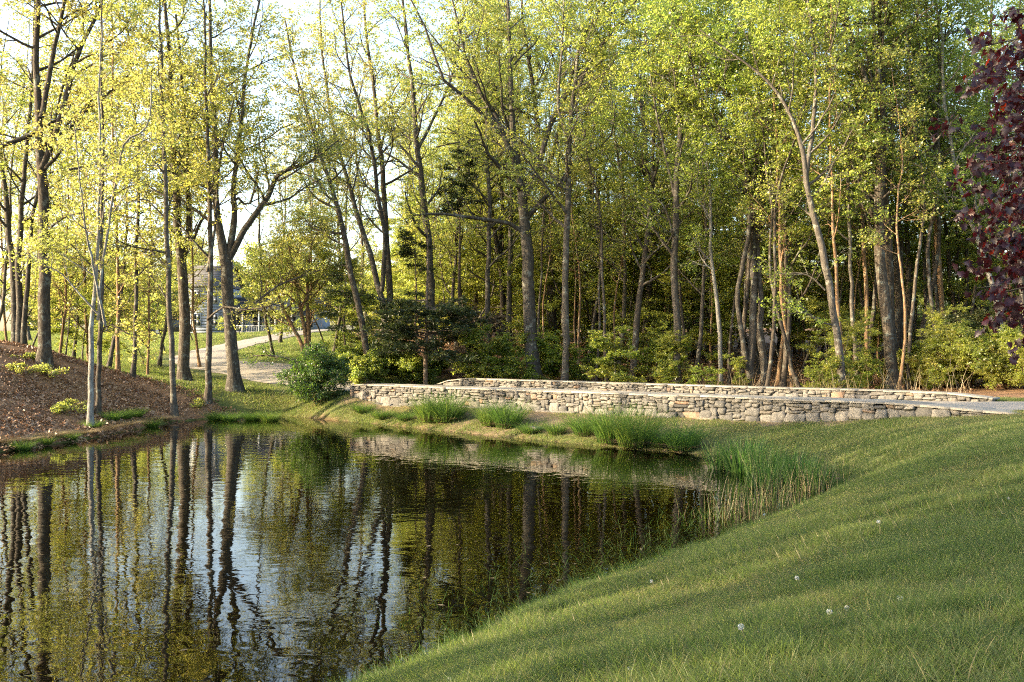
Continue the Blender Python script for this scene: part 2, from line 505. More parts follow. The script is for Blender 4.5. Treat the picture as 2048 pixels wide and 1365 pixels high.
def water_mat():
    m, nt, out = new_mat("pond_water")
    tc = N(nt, "ShaderNodeTexCoord"); V = tc.outputs["Object"]

    def mp(sx, sy, rz):
        q = N(nt, "ShaderNodeMapping"); q.inputs["Scale"].default_value = (sx, sy, 1); q.inputs["Rotation"].default_value = (0, 0, rz)
        nt.links.new(V, q.inputs[0]); return q.outputs[0]
    a = noise(nt, mp(1.0, 1.25, 0.25), 1.3, 2, 0.5, 0.5)
    b = noise(nt, mp(1.0, 1.5, -0.35), 3.6, 2, 0.5, 0.4)
    c = noise(nt, mp(1.0, 1.6, 0.6), 10.0, 2, 0.5)
    patch = noise(nt, mp(0.6, 1.0, 0.3), 0.16, 2, 0.5)
    pr = ramp(nt, [(0.40, (0.12, 0.12, 0.12)), (0.62, (1, 1, 1))]); nt.links.new(patch.outputs[0], pr.inputs[0])
    # rings spreading from a rise in the middle of the pond
    w = N(nt, "ShaderNodeTexWave"); w.wave_type = 'RINGS'; w.rings_direction = 'SPHERICAL'
    wm = N(nt, "ShaderNodeMapping"); wm.inputs["Location"].default_value = (7.4, -27.5, 0)
    nt.links.new(V, wm.inputs[0]); nt.links.new(wm.outputs[0], w.inputs["Vector"])
    w.inputs["Scale"].default_value = 0.55; w.inputs["Distortion"].default_value = 1.6; w.inputs["Detail"].default_value = 1.5
    h = math_(nt, 'MULTIPLY', a.outputs[0], 1.0)
    h = math_(nt, 'ADD', h, math_(nt, 'MULTIPLY', math_(nt, 'MULTIPLY', b.outputs[0], pr.outputs[0]), 0.30))
    h = math_(nt, 'ADD', h, math_(nt, 'MULTIPLY', math_(nt, 'MULTIPLY', c.outputs[0], pr.outputs[0]), 0.05))
    h = math_(nt, 'ADD', h, math_(nt, 'MULTIPLY', w.outputs["Fac"], 0.05))
    bp = N(nt, "ShaderNodeBump"); bp.inputs["Distance"].default_value = 0.0055; bp.inputs["Strength"].default_value = 1.0
    nt.links.new(h, bp.inputs["Height"])
    fr = N(nt, "ShaderNodeFresnel"); fr.inputs["IOR"].default_value = 1.333; nt.links.new(bp.outputs[0], fr.inputs["Normal"])
    gl = N(nt, "ShaderNodeBsdfGlossy"); gl.inputs["Roughness"].default_value = 0.015
    gl.inputs["Color"].default_value = (0.98, 0.98, 0.98, 1)
    nt.links.new(bp.outputs[0], gl.inputs["Normal"])
    tr = N(nt, "ShaderNodeBsdfTransparent"); tr.inputs[0].default_value = (0.50, 0.42, 0.20, 1)
    mx = N(nt, "ShaderNodeMixShader")
    nt.links.new(fr.outputs[0], mx.inputs[0]); nt.links.new(tr.outputs[0], mx.inputs[1]); nt.links.new(gl.outputs[0], mx.inputs[2])
    nt.links.new(mx.outputs[0], out.inputs[0])
    MATS["water"] = m


water_mat()

# ------------------------------------------------------------------ terrain
SHORE = [shore(*p) for p in [(0, 905), (90, 893), (180, 878), (270, 861), (350, 845), (420, 838), (490, 834), (560, 832), (620, 836), (690, 843),
                             (770, 850), (850, 859), (930, 867), (1000, 874), (1100, 884), (1200, 893), (1300, 901), (1400, 910), (1480, 919), (1560, 932),
                             (1640, 948), (1690, 968), (1680, 992), (1560, 1042), (1400, 1102), (1290, 1136), (1200, 1168), (1080, 1218), (950, 1278), (800, 1352)]]
SHORE += [(-2.4, 8.0), (-3.8, 5.2), (-6.2, 1.0), (-10.0, -3.5), (-15.0, -3.5), (-19.0, 3.0), (-20.0, 12.0), (-18.5, 22.0), (-17.3, 28.0)]
SHORE = np.array(SHORE)


def poly_sd(X, Y):
    """signed distance to the pond outline, positive on land"""
    d = np.full(X.shape, 1e9); inside = np.zeros(X.shape, bool)
    n = len(SHORE)
    for i in range(n):
        ax, ay = SHORE[i]; bx, by = SHORE[(i + 1) % n]
        ex, ey = bx - ax, by - ay
        t = np.clip(((X - ax) * ex + (Y - ay) * ey) / (ex * ex + ey * ey), 0, 1)
        d = np.minimum(d, np.hypot(X - ax - t * ex, Y - ay - t * ey))
        c = ((ay > Y) != (by > Y)) & (X < (bx - ax) * (Y - ay) / (by - ay + 1e-12) + ax)
        inside ^= c
    return np.where(inside, -d, d)


# stone parapets: straight in plan
NW0 = at(700, 768, 1.65 * F / 68.0)[:2]; NW1 = at(1960, 822, 29.6)[:2]
NW1 = NW0 + (at(1800, 805, 1.65 * F / 105.0)[:2] - NW0) * 1.13
FW0 = at(868, 757, 1.55 * F / 55.0)[:2]; FW1 = at(1985, 785, 1.55 * F / 85.5)[:2]


def along(A, B, t, off=0.0):
    u = (B - A) / np.linalg.norm(B - A); n = np.array([-u[1], u[0]])     # n points away from the pond
    if n[1] < 0: n = -n
    return A + (B - A) * t + n * off


CTRL = []
def cp(px, py, Y): CTRL.append(tuple(at(px, py, Y)))
for p in SHORE: CTRL.append((p[0], p[1], 0.03))
for p in [(0, 688, 48), (100, 707, 49), (200, 746, 49.5), (300, 768, 50), (420, 798, 50), (0, 800, 39), (200, 830, 42), (60, 745, 44),
          (250, 722, 70), (150, 697, 85), (350, 762, 58), (470, 772, 56), (520, 790, 52), (500, 752, 62), (420, 724, 70),
          (470, 696, 84), (580, 671, 100), (640, 661, 112), (500, 666, 116), (380, 668, 116), (100, 672, 110), (600, 722, 66), (650, 692, 80), (640, 790, 50.5)]:
    cp(*p)
for t in (0.0, 0.2, 0.4, 0.6, 0.8): CTRL.append((*along(NW0, NW1, t, -0.35), 0.92 - 0.18 * math.sin(math.pi * min(1, t * 1.15)) + 0.0))
CTRL.append((*along(NW0, NW1, 0.92, -0.35), 1.18)); CTRL.append((*along(NW0, NW1, 1.0, -0.3), 1.38))
for t, z in ((-0.1, 1.12), (0.1, 1.12), (0.35, 1.1), (0.6, 1.12), (0.8, 1.2), (0.95, 1.36), (1.15, 1.45)): CTRL.append((*along(NW0, NW1, t, 3.6), z))
for t, z in ((0.0, 1.3), (0.3, 1.0), (0.6, 1.0), (0.9, 1.35)): CTRL.append((*along(FW0, FW1, t, 2.0), z))
CTRL += [(5, 70, 2.6), (22, 62, 2.4), (36, 52, 2.6), (15, 90, 4.2), (40, 80, 4.2), (0, 100, 4.8), (60, 60, 4.0), (60, 110, 5.6), (10, 125, 5.8), (-10, 125, 5.9),
         (-35, 135, 6.0), (30, 125, 6.0), (-4, 72, 2.9), (-8, 62, 2.2), (-35, 50, 4.6), (-30, 35, 3.6), (-27, 22, 3.0), (-27, 8, 2.6), (-26, -2, 2.2), (-15, -12, 1.6),
         (18, 30.5, 1.5), (24, 33, 1.6), (32, 38, 1.9), (25, 20, 1.9), (12.5, 22, 1.65), (11, 15, 1.8), (7.5, 10, 1.8), (5, 6, 1.85), (15.5, 29, 1.52), (40, 10, 2.2), (14, -8, 2.0), (0, -8, 1.8),
         (2.3, 4.5, 1.76), (0, 0, 1.82), (1, 5, 1.58), (-0.1, 7, 0.98), (4, 9, 1.5), (2, 9, 1.02), (3.5, 12, 1.0), (6, 14, 1.42), (7.3, 18, 1.22), (9.6, 21, 1.32), (9.2, 25, 0.66), (10.6, 27.5, 0.85), (12.2, 30.2, 1.16),
         (-6, 20, -1.3), (-8, 35, -1.2), (-11, 28, -1.2), (0, 25, -1.0), (-6, 10, -1.0), (2, 30, -0.6), (-12, 40, -0.8), (-13, 15, -1.2), (-9, 3, -0.9), (4, 24, -0.6)]
CTRL = np.array(CTRL)


def tps_fit(C):
    n = len(C); d = np.linalg.norm(C[:, None, :2] - C[None, :, :2], axis=2)
    K = np.where(d > 0, d * d * np.log(d + 1e-12), 0) + np.eye(n) * 0.6
    Pm = np.hstack([np.ones((n, 1)), C[:, :2]])
    A = np.block([[K, Pm], [Pm.T, np.zeros((3, 3))]])
    return np.linalg.solve(A, np.concatenate([C[:, 2], np.zeros(3)]))


TW = tps_fit(CTRL)


def raw_h(X, Y):
    sh = X.shape; x = X.ravel(); y = Y.ravel(); out = np.zeros(len(x))
    for s in range(0, len(x), 20000):
        xs, ys = x[s:s + 20000], y[s:s + 20000]
        d2 = (xs[:, None] - CTRL[None, :, 0]) ** 2 + (ys[:, None] - CTRL[None, :, 1]) ** 2
        out[s:s + 20000] = (0.5 * d2 * np.log(d2 + 1e-12)) @ TW[:len(CTRL)] + TW[-3] + TW[-2] * xs + TW[-1] * ys
    return out.reshape(sh)


def ss(a, b, x):
    t = np.clip((x - a) / (b - a), 0, 1); return t * t * (3 - 2 * t)


def hnoise(X, Y, s, seed):
    r = np.random.default_rng(seed); z = np.zeros(X.shape)
    for i in range(7):
        a = r.uniform(0, 2 * np.pi); k = s * r.uniform(0.6, 1.9); ph = r.uniform(0, 6.28)
        z += np.sin((X * np.cos(a) + Y * np.sin(a)) * k + ph + 0.8 * np.sin((X * np.sin(a) - Y * np.cos(a)) * k * 0.7))
    return z / 7


def terrain(X, Y):
    h = raw_h(X, Y)
    far = ss(65, 150, np.hypot(X, Y - 50))
    h = h * (1 - far) + (5.5 + 1.5 * ss(200, 900, np.hypot(X, Y))) * far
    h = np.clip(h, -1.5, 14)
    sd = poly_sd(X, Y)
    left = ss(-10, -15, X)
    step = 0.05 + 0.10 * left
    land = np.maximum(h, step * ss(0, 0.35, sd) + 0.02)
    bed = np.minimum(h, -0.10 - 0.16 * np.minimum(-sd, 6))
    h = np.where(sd > 0, land, bed)
    h = h + np.where(sd > 0.4, 0.012 * hnoise(X, Y, 0.9, 3) * ss(0.4, 2, sd), 0)
    return h, sd


def axis(parts):
    a = [np.arange(lo, hi, st) for lo, hi, st in parts]
    return np.concatenate(a)


def stretch(start, end, first, n):
    t = np.linspace(0, 1, n + 1)[1:]
    return start + np.sign(end - start) * (first * n * t + (abs(end - start) - first * n) * t ** 4)


gx = np.concatenate([stretch(-60, -900, 2, 14)[::-1], axis([(-60, -27, 1.2), (-27, 20, 0.4), (20, 71, 1.2)]), stretch(71, 900, 2, 14)])
gy = np.concatenate([stretch(-6, -200, 2, 8)[::-1], axis([(-6, 2, 0.8), (2, 66, 0.4), (66, 131, 1.0)]), stretch(131, 1600, 2, 16)])
GX, GY = np.meshgrid(gx, gy)
GZ, GSD = terrain(GX, GY)


def gz(x, y):
    """height of the ground sheet itself (bilinear on its grid)"""
    x = np.asarray(x, float); y = np.asarray(y, float)
    i = np.clip(np.searchsorted(gx, x) - 1, 0, len(gx) - 2); j = np.clip(np.searchsorted(gy, y) - 1, 0, len(gy) - 2)
    u = (x - gx[i]) / (gx[i + 1] - gx[i]); v = (y - gy[j]) / (gy[j + 1] - gy[j])
    return GZ[j, i] * (1 - u) * (1 - v) + GZ[j, i + 1] * u * (1 - v) + GZ[j + 1, i] * (1 - u) * v + GZ[j + 1, i + 1] * u * v


def gz1(x, y): return float(gz(x, y))


DRIVE = smooth_poly(np.array([[60, 14], [38, 21], [22, 30.5]] + [list(along(NW0, NW1, t, 4.1)) for t in (0.95, 0.7, 0.4, 0.1, -0.12)] +
                             [list(at(*p)[:2]) for p in [(520, 752, 63.5), (425, 735, 68), (405, 715, 75), (455, 694, 85), (540, 677, 96), (630, 662, 111), (700, 655, 122)]]), 160)


def drive_d(X, Y):
    d = np.full(X.shape, 1e9)
    for i in range(len(DRIVE) - 1):
        a, b = DRIVE[i], DRIVE[i + 1]; e = b - a
        t = np.clip(((X - a[0]) * e[0] + (Y - a[1]) * e[1]) / (e @ e), 0, 1)
        d = np.minimum(d, np.hypot(X - a[0] - t * e[0], Y - a[1] - t * e[1]))
    return d


u_nw = (NW1 - NW0) / np.linalg.norm(NW1 - NW0); n_nw = np.array([-u_nw[1], u_nw[0]]); n_nw = n_nw if n_nw[1] > 0 else -n_nw
u_fw = (FW1 - FW0) / np.linalg.norm(FW1 - FW0); n_fw = np.array([-u_fw[1], u_fw[0]]); n_fw = n_fw if n_fw[1] > 0 else -n_fw


def zones(X, Y, SD):
    # leaf litter: the mound on the far left bank and the floor of the wood beyond the causeway
    crestx = np.interp(Y, [-20, 30, 47, 49.5, 52, 54], [-16, -14, -12.6, -14.5, -19, -60])
    m = ss(0.6, -0.6, X - crestx) * (Y < 54) * ss(0.0, 0.3, SD)
    beyond = (X - FW0[0]) * n_fw[0] + (Y - FW0[1]) * n_fw[1]
    edgex = np.interp(Y, [50, 60, 80, 100, 130], [-4.5, -7.5, -12, -17, -22])
    wood = ss(1.0, 3.5, beyond) * ss(-1.0, 1.5, X - edgex)
    wood = np.maximum(wood, ss(118, 126, Y))
    lit = np.maximum(m, wood)
    # bare soil on the bank under the parapet
    s = (X - NW0[0]) * n_nw[0] + (Y - NW0[1]) * n_nw[1]; t = ((X - NW0[0]) * u_nw[0] + (Y - NW0[1]) * u_nw[1])
    bare = ss(-4.2, -2.2, s) * ss(0.4, 0.0, s) * ss(5, 9, t) * ss(24, 19, t) * 0.62
    bare = np.maximum(bare, ss(-1.2, -0.5, s) * ss(0.5, 0, s) * (t > -0.5) * (t < 25) * 0.7)
    bare = np.maximum(bare, 0.75 * ss(0.35, 0.0, SD) * (X > -10))
    bed = ss(0.04, -0.12, SD)
    return lit, bare, bed


def build_ground():
    nx, ny = len(gx), len(gy)
    V = np.stack([GX, GY, GZ], axis=-1).reshape(-1, 3)
    i = np.arange(nx - 1)[None, :]; j = np.arange(ny - 1)[:, None]
    Q = np.stack([j * nx + i, j * nx + i + 1, (j + 1) * nx + i + 1, (j + 1) * nx + i], axis=-1).reshape(-1, 4)
    mb = MB(); mb.add(V, quads=Q)
    me = mb.mesh("ground", MATS["ground"], smooth=True, attr=False)
    l, b, bd = zones(GX, GY, GSD)
    c = np.stack([l, b, bd, np.ones_like(l)], axis=-1).reshape(-1, 4).astype(np.float32)
    ca = me.attributes.new("zone", 'FLOAT_COLOR', 'POINT'); ca.data.foreach_set("color", c.ravel())
    o = mesh_obj("ground", me)
    tag(o, kind="structure", label="sloping grassy ground with leaf litter banks around the pond")


build_ground()


def build_water():
    mb = MB()
    x = np.linspace(-24, 11, 36); y = np.linspace(-6, 53, 60)
    X, Y = np.meshgrid(x, y)
    i = np.arange(35)[None, :]; j = np.arange(59)[:, None]
    Q = np.stack([j * 36 + i, j * 36 + i + 1, (j + 1) * 36 + i + 1, (j + 1) * 36 + i], axis=-1).reshape(-1, 4)
    keep = poly_sd((X[:-1, :-1] + 0.5), (Y[:-1, :-1] + 0.5)).ravel() < 2.2
    mb.add(np.stack([X, Y, np.zeros_like(X)], axis=-1).reshape(-1, 3), quads=Q[keep])
    o = mesh_obj("pond_water", mb.mesh("pond_water", MATS["water"], smooth=True, attr=False))
    tag(o, kind="structure", label="dark rippled pond water mirroring the trees")


build_water()


def build_drive():
    T = unit(np.gradient(DRIVE, axis=0)); Nn = np.stack([-T[:, 1], T[:, 0]], axis=1)
    offs = np.linspace(-1, 1, 9)
    n = len(DRIVE)
    wid = np.interp(np.arange(n), [0, n * 0.45, n * 0.6, n], [3.2, 3.0, 2.1, 1.6])
    r = np.random.default_rng(4)
    pts = []
    for k, o in enumerate(offs):
        j = 0 if abs(o) < 0.9 else 1
        w = wid * o + j * r.normal(0, 0.12, n)
        xy = DRIVE + Nn * w[:, None]
        lift = 0.075 if abs(o) < 0.95 else 0.012
        pts.append(np.column_stack([xy, gz(xy[:, 0], xy[:, 1]) + lift - 0.02 * math.cos(o * 9)]))
    P = np.stack(pts, axis=1)
    i = np.arange(n - 1)[:, None] * 9; j = np.arange(8)[None, :]
    Q = np.stack([i + j, i + j + 1, i + 9 + j + 1, i + 9 + j], axis=-1).reshape(-1, 4)
    mb = MB(); mb.add(P.reshape(-1, 3), quads=Q)
    o = mesh_obj("driveway", mb.mesh("driveway", MATS["gravel"], smooth=True, attr=False))
    tag(o, kind="structure", label="pale gravel driveway crossing the causeway and curving uphill to the house")


build_drive()

# ------------------------------------------------------------------ stone parapets
def rock_mesh(seed, boxy=0.6, flat=False):
    r = np.random.default_rng(seed)
    g = np.array([-1, -0.36, 0.36, 1.0])
    pts = {}; V = []
    def vid(p):
        k = tuple(np.round(p, 4))
        if k not in pts:
            pts[k] = len(V); V.append(np.array(p))
        return pts[k]
    quads = []
    for ax in range(3):
        for s in (-1, 1):
            if ax == 1 and s == 1: continue        # the back is inside the wall
            for a in range(3):
                for b in range(3):
                    c = []
                    for (i, j) in ((a, b), (a + 1, b), (a + 1, b + 1), (a, b + 1)):
                        p = [0, 0, 0]; p[ax] = s; p[(ax + 1) % 3] = g[i]; p[(ax + 2) % 3] = g[j]; c.append(vid(p))
                    quads.append(c if s > 0 else c[::-1])
    V = np.array(V, float)
    sph = V / np.linalg.norm(V, axis=1, keepdims=True) * 1.22
    W = V * boxy + sph * (1 - boxy)
    W[:, 1] = np.where(V[:, 1] > 0.9, V[:, 1], W[:, 1])
    W += r.normal(0, 0.075, W.shape) * np.array([1, 1.3, 1])
    # skewed outline
    W[:, 0] += W[:, 2] * r.normal(0, 0.12); W[:, 2] += W[:, 0] * r.normal(0, 0.09)
    W[:, 0] *= 1 + W[:, 2] * r.normal(0, 0.12)
    W *= 0.5
    mb = MB(); mb.add(W, quads=quads)
    return mb.mesh("stone", MATS["stone"], attr=False)


ROCKS = [rock_mesh(100 + i, 0.80 + 0.14 * (i % 4) / 3) for i in range(16)]


def slab_mesh(seed):
    r = np.random.default_rng(seed)
    c = np.array([[-.5, -.5], [-.17, -.5], [.17, -.5], [.5, -.5], [.5, 0], [.5, .5], [.17, .5], [-.17, .5], [-.5, .5], [-.5, 0]])
    c = c * 0.985 + np.column_stack([r.normal(0, .012, 10), r.normal(0, .02, 10)])
    V = []
    for z, s in ((-0.5, 1.0), (0.42, 1.0), (0.5, 0.985)):
        for p in c: V.append((p[0] * s, p[1] * s, z + r.normal(0, 0.03)))
    V.append((0, 0, 0.5)); n = 10
    quads = [[l * n + i, l * n + (i + 1) % n, (l + 1) * n + (i + 1) % n, (l + 1) * n + i] for l in range(2) for i in range(n)]
    tris = [[2 * n + i, 2 * n + (i + 1) % n, 3 * n] for i in range(n)]
    mb = MB(); mb.add(V, quads=quads, tris=tris)
    return mb.mesh("cap_stone", MATS["cap"], attr=False)


SLABS = [slab_mesh(300 + i) for i in range(8)]


def parapet(A, B, base_f, top_f, thick, label, seed, big, cap_w, cap_t, footing):
    r = np.random.default_rng(seed)
    L = float(np.linalg.norm(B - A)); ang = math.atan2(B[1] - A[1], B[0] - A[0])
    root = empty("stone_wall", (A[0], A[1], 0), ang)
    tag(root, label, "wall", "dry-laid stone parapets of the causeway")
    # core
    n = 60; ts = np.linspace(0.12, L - 0.05, n); mb = MB()
    lo = np.array([base_f(t / L) for t in ts]) - 0.5; hi = np.array([top_f(t / L) for t in ts]) - cap_t - 0.01
    sec = [(0.16, lo), (0.16, hi), (thick - 0.1, hi), (thick - 0.1, lo)]
    V = np.stack([np.column_stack([ts, np.full(n, y), z]) for y, z in sec], axis=1).reshape(-1, 3)
    Q = [[i * 4 + k, i * 4 + (k + 1) % 4, (i + 1) * 4 + (k + 1) % 4, (i + 1) * 4 + k] for i in range(n - 1) for k in range(4)]
    Q += [[0, 1, 2, 3], [(n - 1) * 4 + 3, (n - 1) * 4 + 2, (n - 1) * 4 + 1, (n - 1) * 4]]
    mb.add(V, quads=Q)
    mesh_obj("core", mb.mesh("core", MATS["mortar"], attr=False), root)
    stones = []
    RES = 0.05; nb = int(L / RES)
    tt = (np.arange(nb) + 0.5) * RES
    sky_ = np.array([base_f(t / L) for t in tt]) - 0.06; top = np.array([top_f(t / L) for t in tt]) - cap_t
    b0 = sky_.copy(); done = np.zeros(nb, bool)
    for _ in range(6000):
        rem = np.where(done, 1e9, sky_ - b0 + 1e-4 * np.arange(nb) % 7)
        i = int(np.argmin(rem))
        if rem[i] > 1e8: break
        j = i
        while j + 1 < nb and not done[j + 1] and abs(sky_[j + 1] - sky_[i]) < 0.035 and (j + 1 - i) * RES < 1.2: j += 1
        while i > 0 and not done[i - 1] and abs(sky_[i - 1] - sky_[j]) < 0.02 and (j - i) * RES < 1.2: i -= 1
        run = (j - i + 1) * RES
        room = float((top[i:j + 1] - sky_[i:j + 1]).min())
        if room < 0.035:
            done[i:j + 1] = True; continue
        hgt = float((top[i:j + 1] - b0[i:j + 1]).mean())
        frac = float((sky_[i] - b0[i]) / max(hgt, 0.1))
        if frac < 0.3 and r.random() < big and room > 0.28:
            w = r.uniform(0.28, 0.68); h = r.uniform(0.24, 0.46)
        elif r.random() < 0.58:
            w = r.uniform(0.24, 0.62); h = r.uniform(0.065, 0.13)
        else:
            w = r.uniform(0.16, 0.36); h = r.uniform(0.12, 0.24)
        if run - w < 0.13: w = run
        w = min(w, run); h = min(h, room, max(0.07, w * 1.3))
        if room - h < 0.05: h = room
        k = max(1, int(round(w / RES))); k = min(k, j - i + 1)
        x0 = i * RES; z0 = float(sky_[i:i + k].max())
        h = min(h, float((top[i:i + k]).min() - z0))
        if h < 0.03:
            done[i:i + k] = True; continue
        stones.append((x0, z0, k * RES, h)); sky_[i:i + k] = z0 + h
    if footing:
        x = 0.6
        while x < L * 0.86:
            w = r.uniform(0.4, 1.1)
            if r.random() < footing:
                h = r.uniform(0.1, 0.2); stones.append((x, base_f(x / L) - 0.12, w, h, 0.14))
            x += w
    stones.sort(key=lambda s: -s[2] * s[3])
    rest = MB()
    for q, s in enumerate(stones):
        x0, z0, w, h = s[:4]; proud = (s[4] if len(s) > 4 else 0.0) + r.uniform(-0.035, 0.045)
        me = ROCKS[r.integers(len(ROCKS))]
        dep = 0.34
        loc = (x0 + w / 2, dep / 2 - proud, z0 + h / 2); scl = (w * 1.02, dep, h * 1.02); rot = (r.normal(0, .04), r.normal(0, 0.035), r.normal(0, .05))
        if q < 300:
            o = mesh_obj("stone", me, root, loc); o.scale = scl; o.rotation_euler = rot
        else:
            M = Matrix.LocRotScale(Vector(loc), None, Vector(scl))
            co = np.array([M @ v.co for v in me.vertices]); rest.add(co, quads=[list(p.vertices) for p in me.polygons])
    if rest.n:
        o = mesh_obj("chinking_stones", rest.mesh("chinking_stones", MATS["stone"], attr=False), root); o["kind"] = "stuff"
    # end stones
    for e, (x, sgn) in enumerate(((0.0, -1),)):
        z = base_f(0.01)
        while z < top_f(0.01) - cap_t - 0.05:
            h = min(r.uniform(0.2, 0.34), top_f(0.01) - cap_t - z)
            for y in (0.3, 0.75):
                if y > thick - 0.2: continue
                o = mesh_obj("stone", ROCKS[r.integers(len(ROCKS))], root, (0.14, y, z + h / 2)); o.scale = (0.3, 0.46, h); o.rotation_euler = (0, 0, -math.pi / 2 * 0)
            z += h
    x = -0.04
    while x < L:
        w = r.uniform(0.7, 1.5); w = min(w, L - x + 0.05)
        t0, t1 = x / L, (x + w) / L; z0, z1 = top_f(t0), top_f(t1)
        ny = 2 if cap_w > 1.0 else 1
        split = r.uniform(0.4, 0.6)
        for yi in range(ny):
            y0, y1 = (0, cap_w) if ny == 1 else ((0, cap_w * split) if yi == 0 else (cap_w * split, cap_w))
            o = mesh_obj("cap_stone", SLABS[r.integers(len(SLABS))], root, (x + w / 2, -0.06 + (y0 + y1) / 2 + r.normal(0, 0.012), (z0 + z1) / 2 - cap_t / 2 + r.normal(0, 0.006)))
            o.scale = (w, y1 - y0, cap_t); o.rotation_euler = (0, -math.atan2(z1 - z0, w), r.normal(0, 0.015))
        x += w
    return len(stones)


def near_base(t):
    p = along(NW0, NW1, t, -0.05); return gz1(*p) - 0.02
def near_top(t): return float(np.interp(t, [0, 0.02, 0.87, 0.93, 1.0], [1.60, 1.65, 1.65, 1.56, 1.44]))
def far_base(t):
    p = along(FW0, FW1, t, -0.1); return gz1(*p) + 0.0
def far_top(t): return float(np.interp(t, [0, 0.055, 0.94, 1.0], [1.30, 1.75, 1.72, 1.56]))


ns1 = parapet(NW0, NW1, near_base, near_top, 1.2, "near stone parapet with big squared blocks facing the pond", 5, 0.72, 1.5, 0.065, 0.75)
ns2 = parapet(FW0, FW1, far_base, far_top, 0.8, "far stone parapet of small rounded stones across the driveway", 6, 0.25, 0.75, 0.06, 0)
print("stones", ns1, ns2)

# ------------------------------------------------------------------ trees
def tree_parts(rng, stems, bark, leafm, spec, limbs=()):
    """stems: list of (P(n,3), R(n)) in local space; returns (trunk mesh, crown mesh)"""
    tb = MB(); lb = MB()
    S = [(smooth_poly(np.column_stack([P, R]), 26)) for P, R in stems]
    for s in S:
        P, R = s[:, :3].copy(), s[:, 3].copy()
        dl = np.linalg.norm(P[-1] - P[0])
        wv = np.cumsum(rng.normal(0, 0.0017 * dl, (26, 3)) * np.array([1, 1, 0]), axis=0); wv -= np.linspace(0, 1, 26)[:, None] * wv[-1]
        P[1:] += wv[1:]
        s[:, :3] = P
        z0 = P[0, 2]
        if z0 < 1.0:
            R *= 1 + 0.55 * np.exp(-np.maximum(P[:, 2] - z0, 0) / 0.35); 
        tubes(tb, P[None], R[None], 10)
    A = np.stack(S); SP, SR = A[:, :, :3], A[:, :, 3]
    PB, RB = [], []
    if spec.get("n1", 0):
        p, r = grow(rng, SP, SR, spec["n1"], spec["t0"], 0.99, spec["L1"], spec.get("a1", 55), 0.55, 8, spec.get("trop1", 0.07), spec.get("w1", 0.16), spec.get("fall", 0.5), spec.get("flat", 0.0))
        PB.append(p); RB.append(r)
    for P, R in limbs:
        s = smooth_poly(np.column_stack([P, R]), 8); PB.append(s[None, :, :3]); RB.append(s[None, :, 3])
    P1 = np.concatenate(PB); R1 = np.concatenate(RB)
    tubes(tb, P1, R1, 5)
    P2, R2 = grow(rng, P1, R1, spec["n2"], 0.18, 1.0, spec["L2"], 48, 0.6, 5, spec.get("trop2", 0.05), 0.22, 0.45, spec.get("flat", 0.2))
    tubes(tb, P2, R2, 3)
    P3, R3 = grow(rng, P2, R2, spec["n3"], 0.15, 1.0, spec["L3"], 45, 0.6, 3, spec.get("trop3", 0.02), 0.25, 0.3, spec.get("flat3", 0.35), 0.003)
    tubes(tb, P3[:, ::2], R3[:, ::2], 3)
    # clump tint: one value for each limb carried to its twigs
    c1 = np.clip(rng.normal(0.5, 0.2, len(P1)), 0.05, 0.95)
    c3 = np.repeat(np.repeat(c1, spec["n2"]), spec["n3"])
    drop = rng.random(len(P3)) > spec.get("bare", 0.1)
    if spec.get("zcut"): drop &= (P3[:, 0, 2] < spec["zcut"]) | (rng.random(len(P3)) < 0.35)
    V, Q, T = leaf_arrays(rng, P3[drop], int(round(spec["leaves"] * spec.get("lm", 1.0))), spec["size"], spec.get("aspect", 0.4), spec.get("jit", 0.13), spec.get("lflat", 0.5), c3[drop])
    lb.add(V, quads=Q, attr=T)
    return tb.mesh("trunk", MATS[bark], smooth=True, attr=False), lb.mesh("crown", MATS[leafm])


def place_tree(name, label, cat, group, loc, rz, sc, tm, cm, tn="trunk", cn="crown"):
    e = empty(name, loc, rz, sc)
    tag(e, label, cat, group)
    mesh_obj(tn, tm, e); mesh_obj(cn, cm, e)
    return e


STATS = {"leaf": 0}


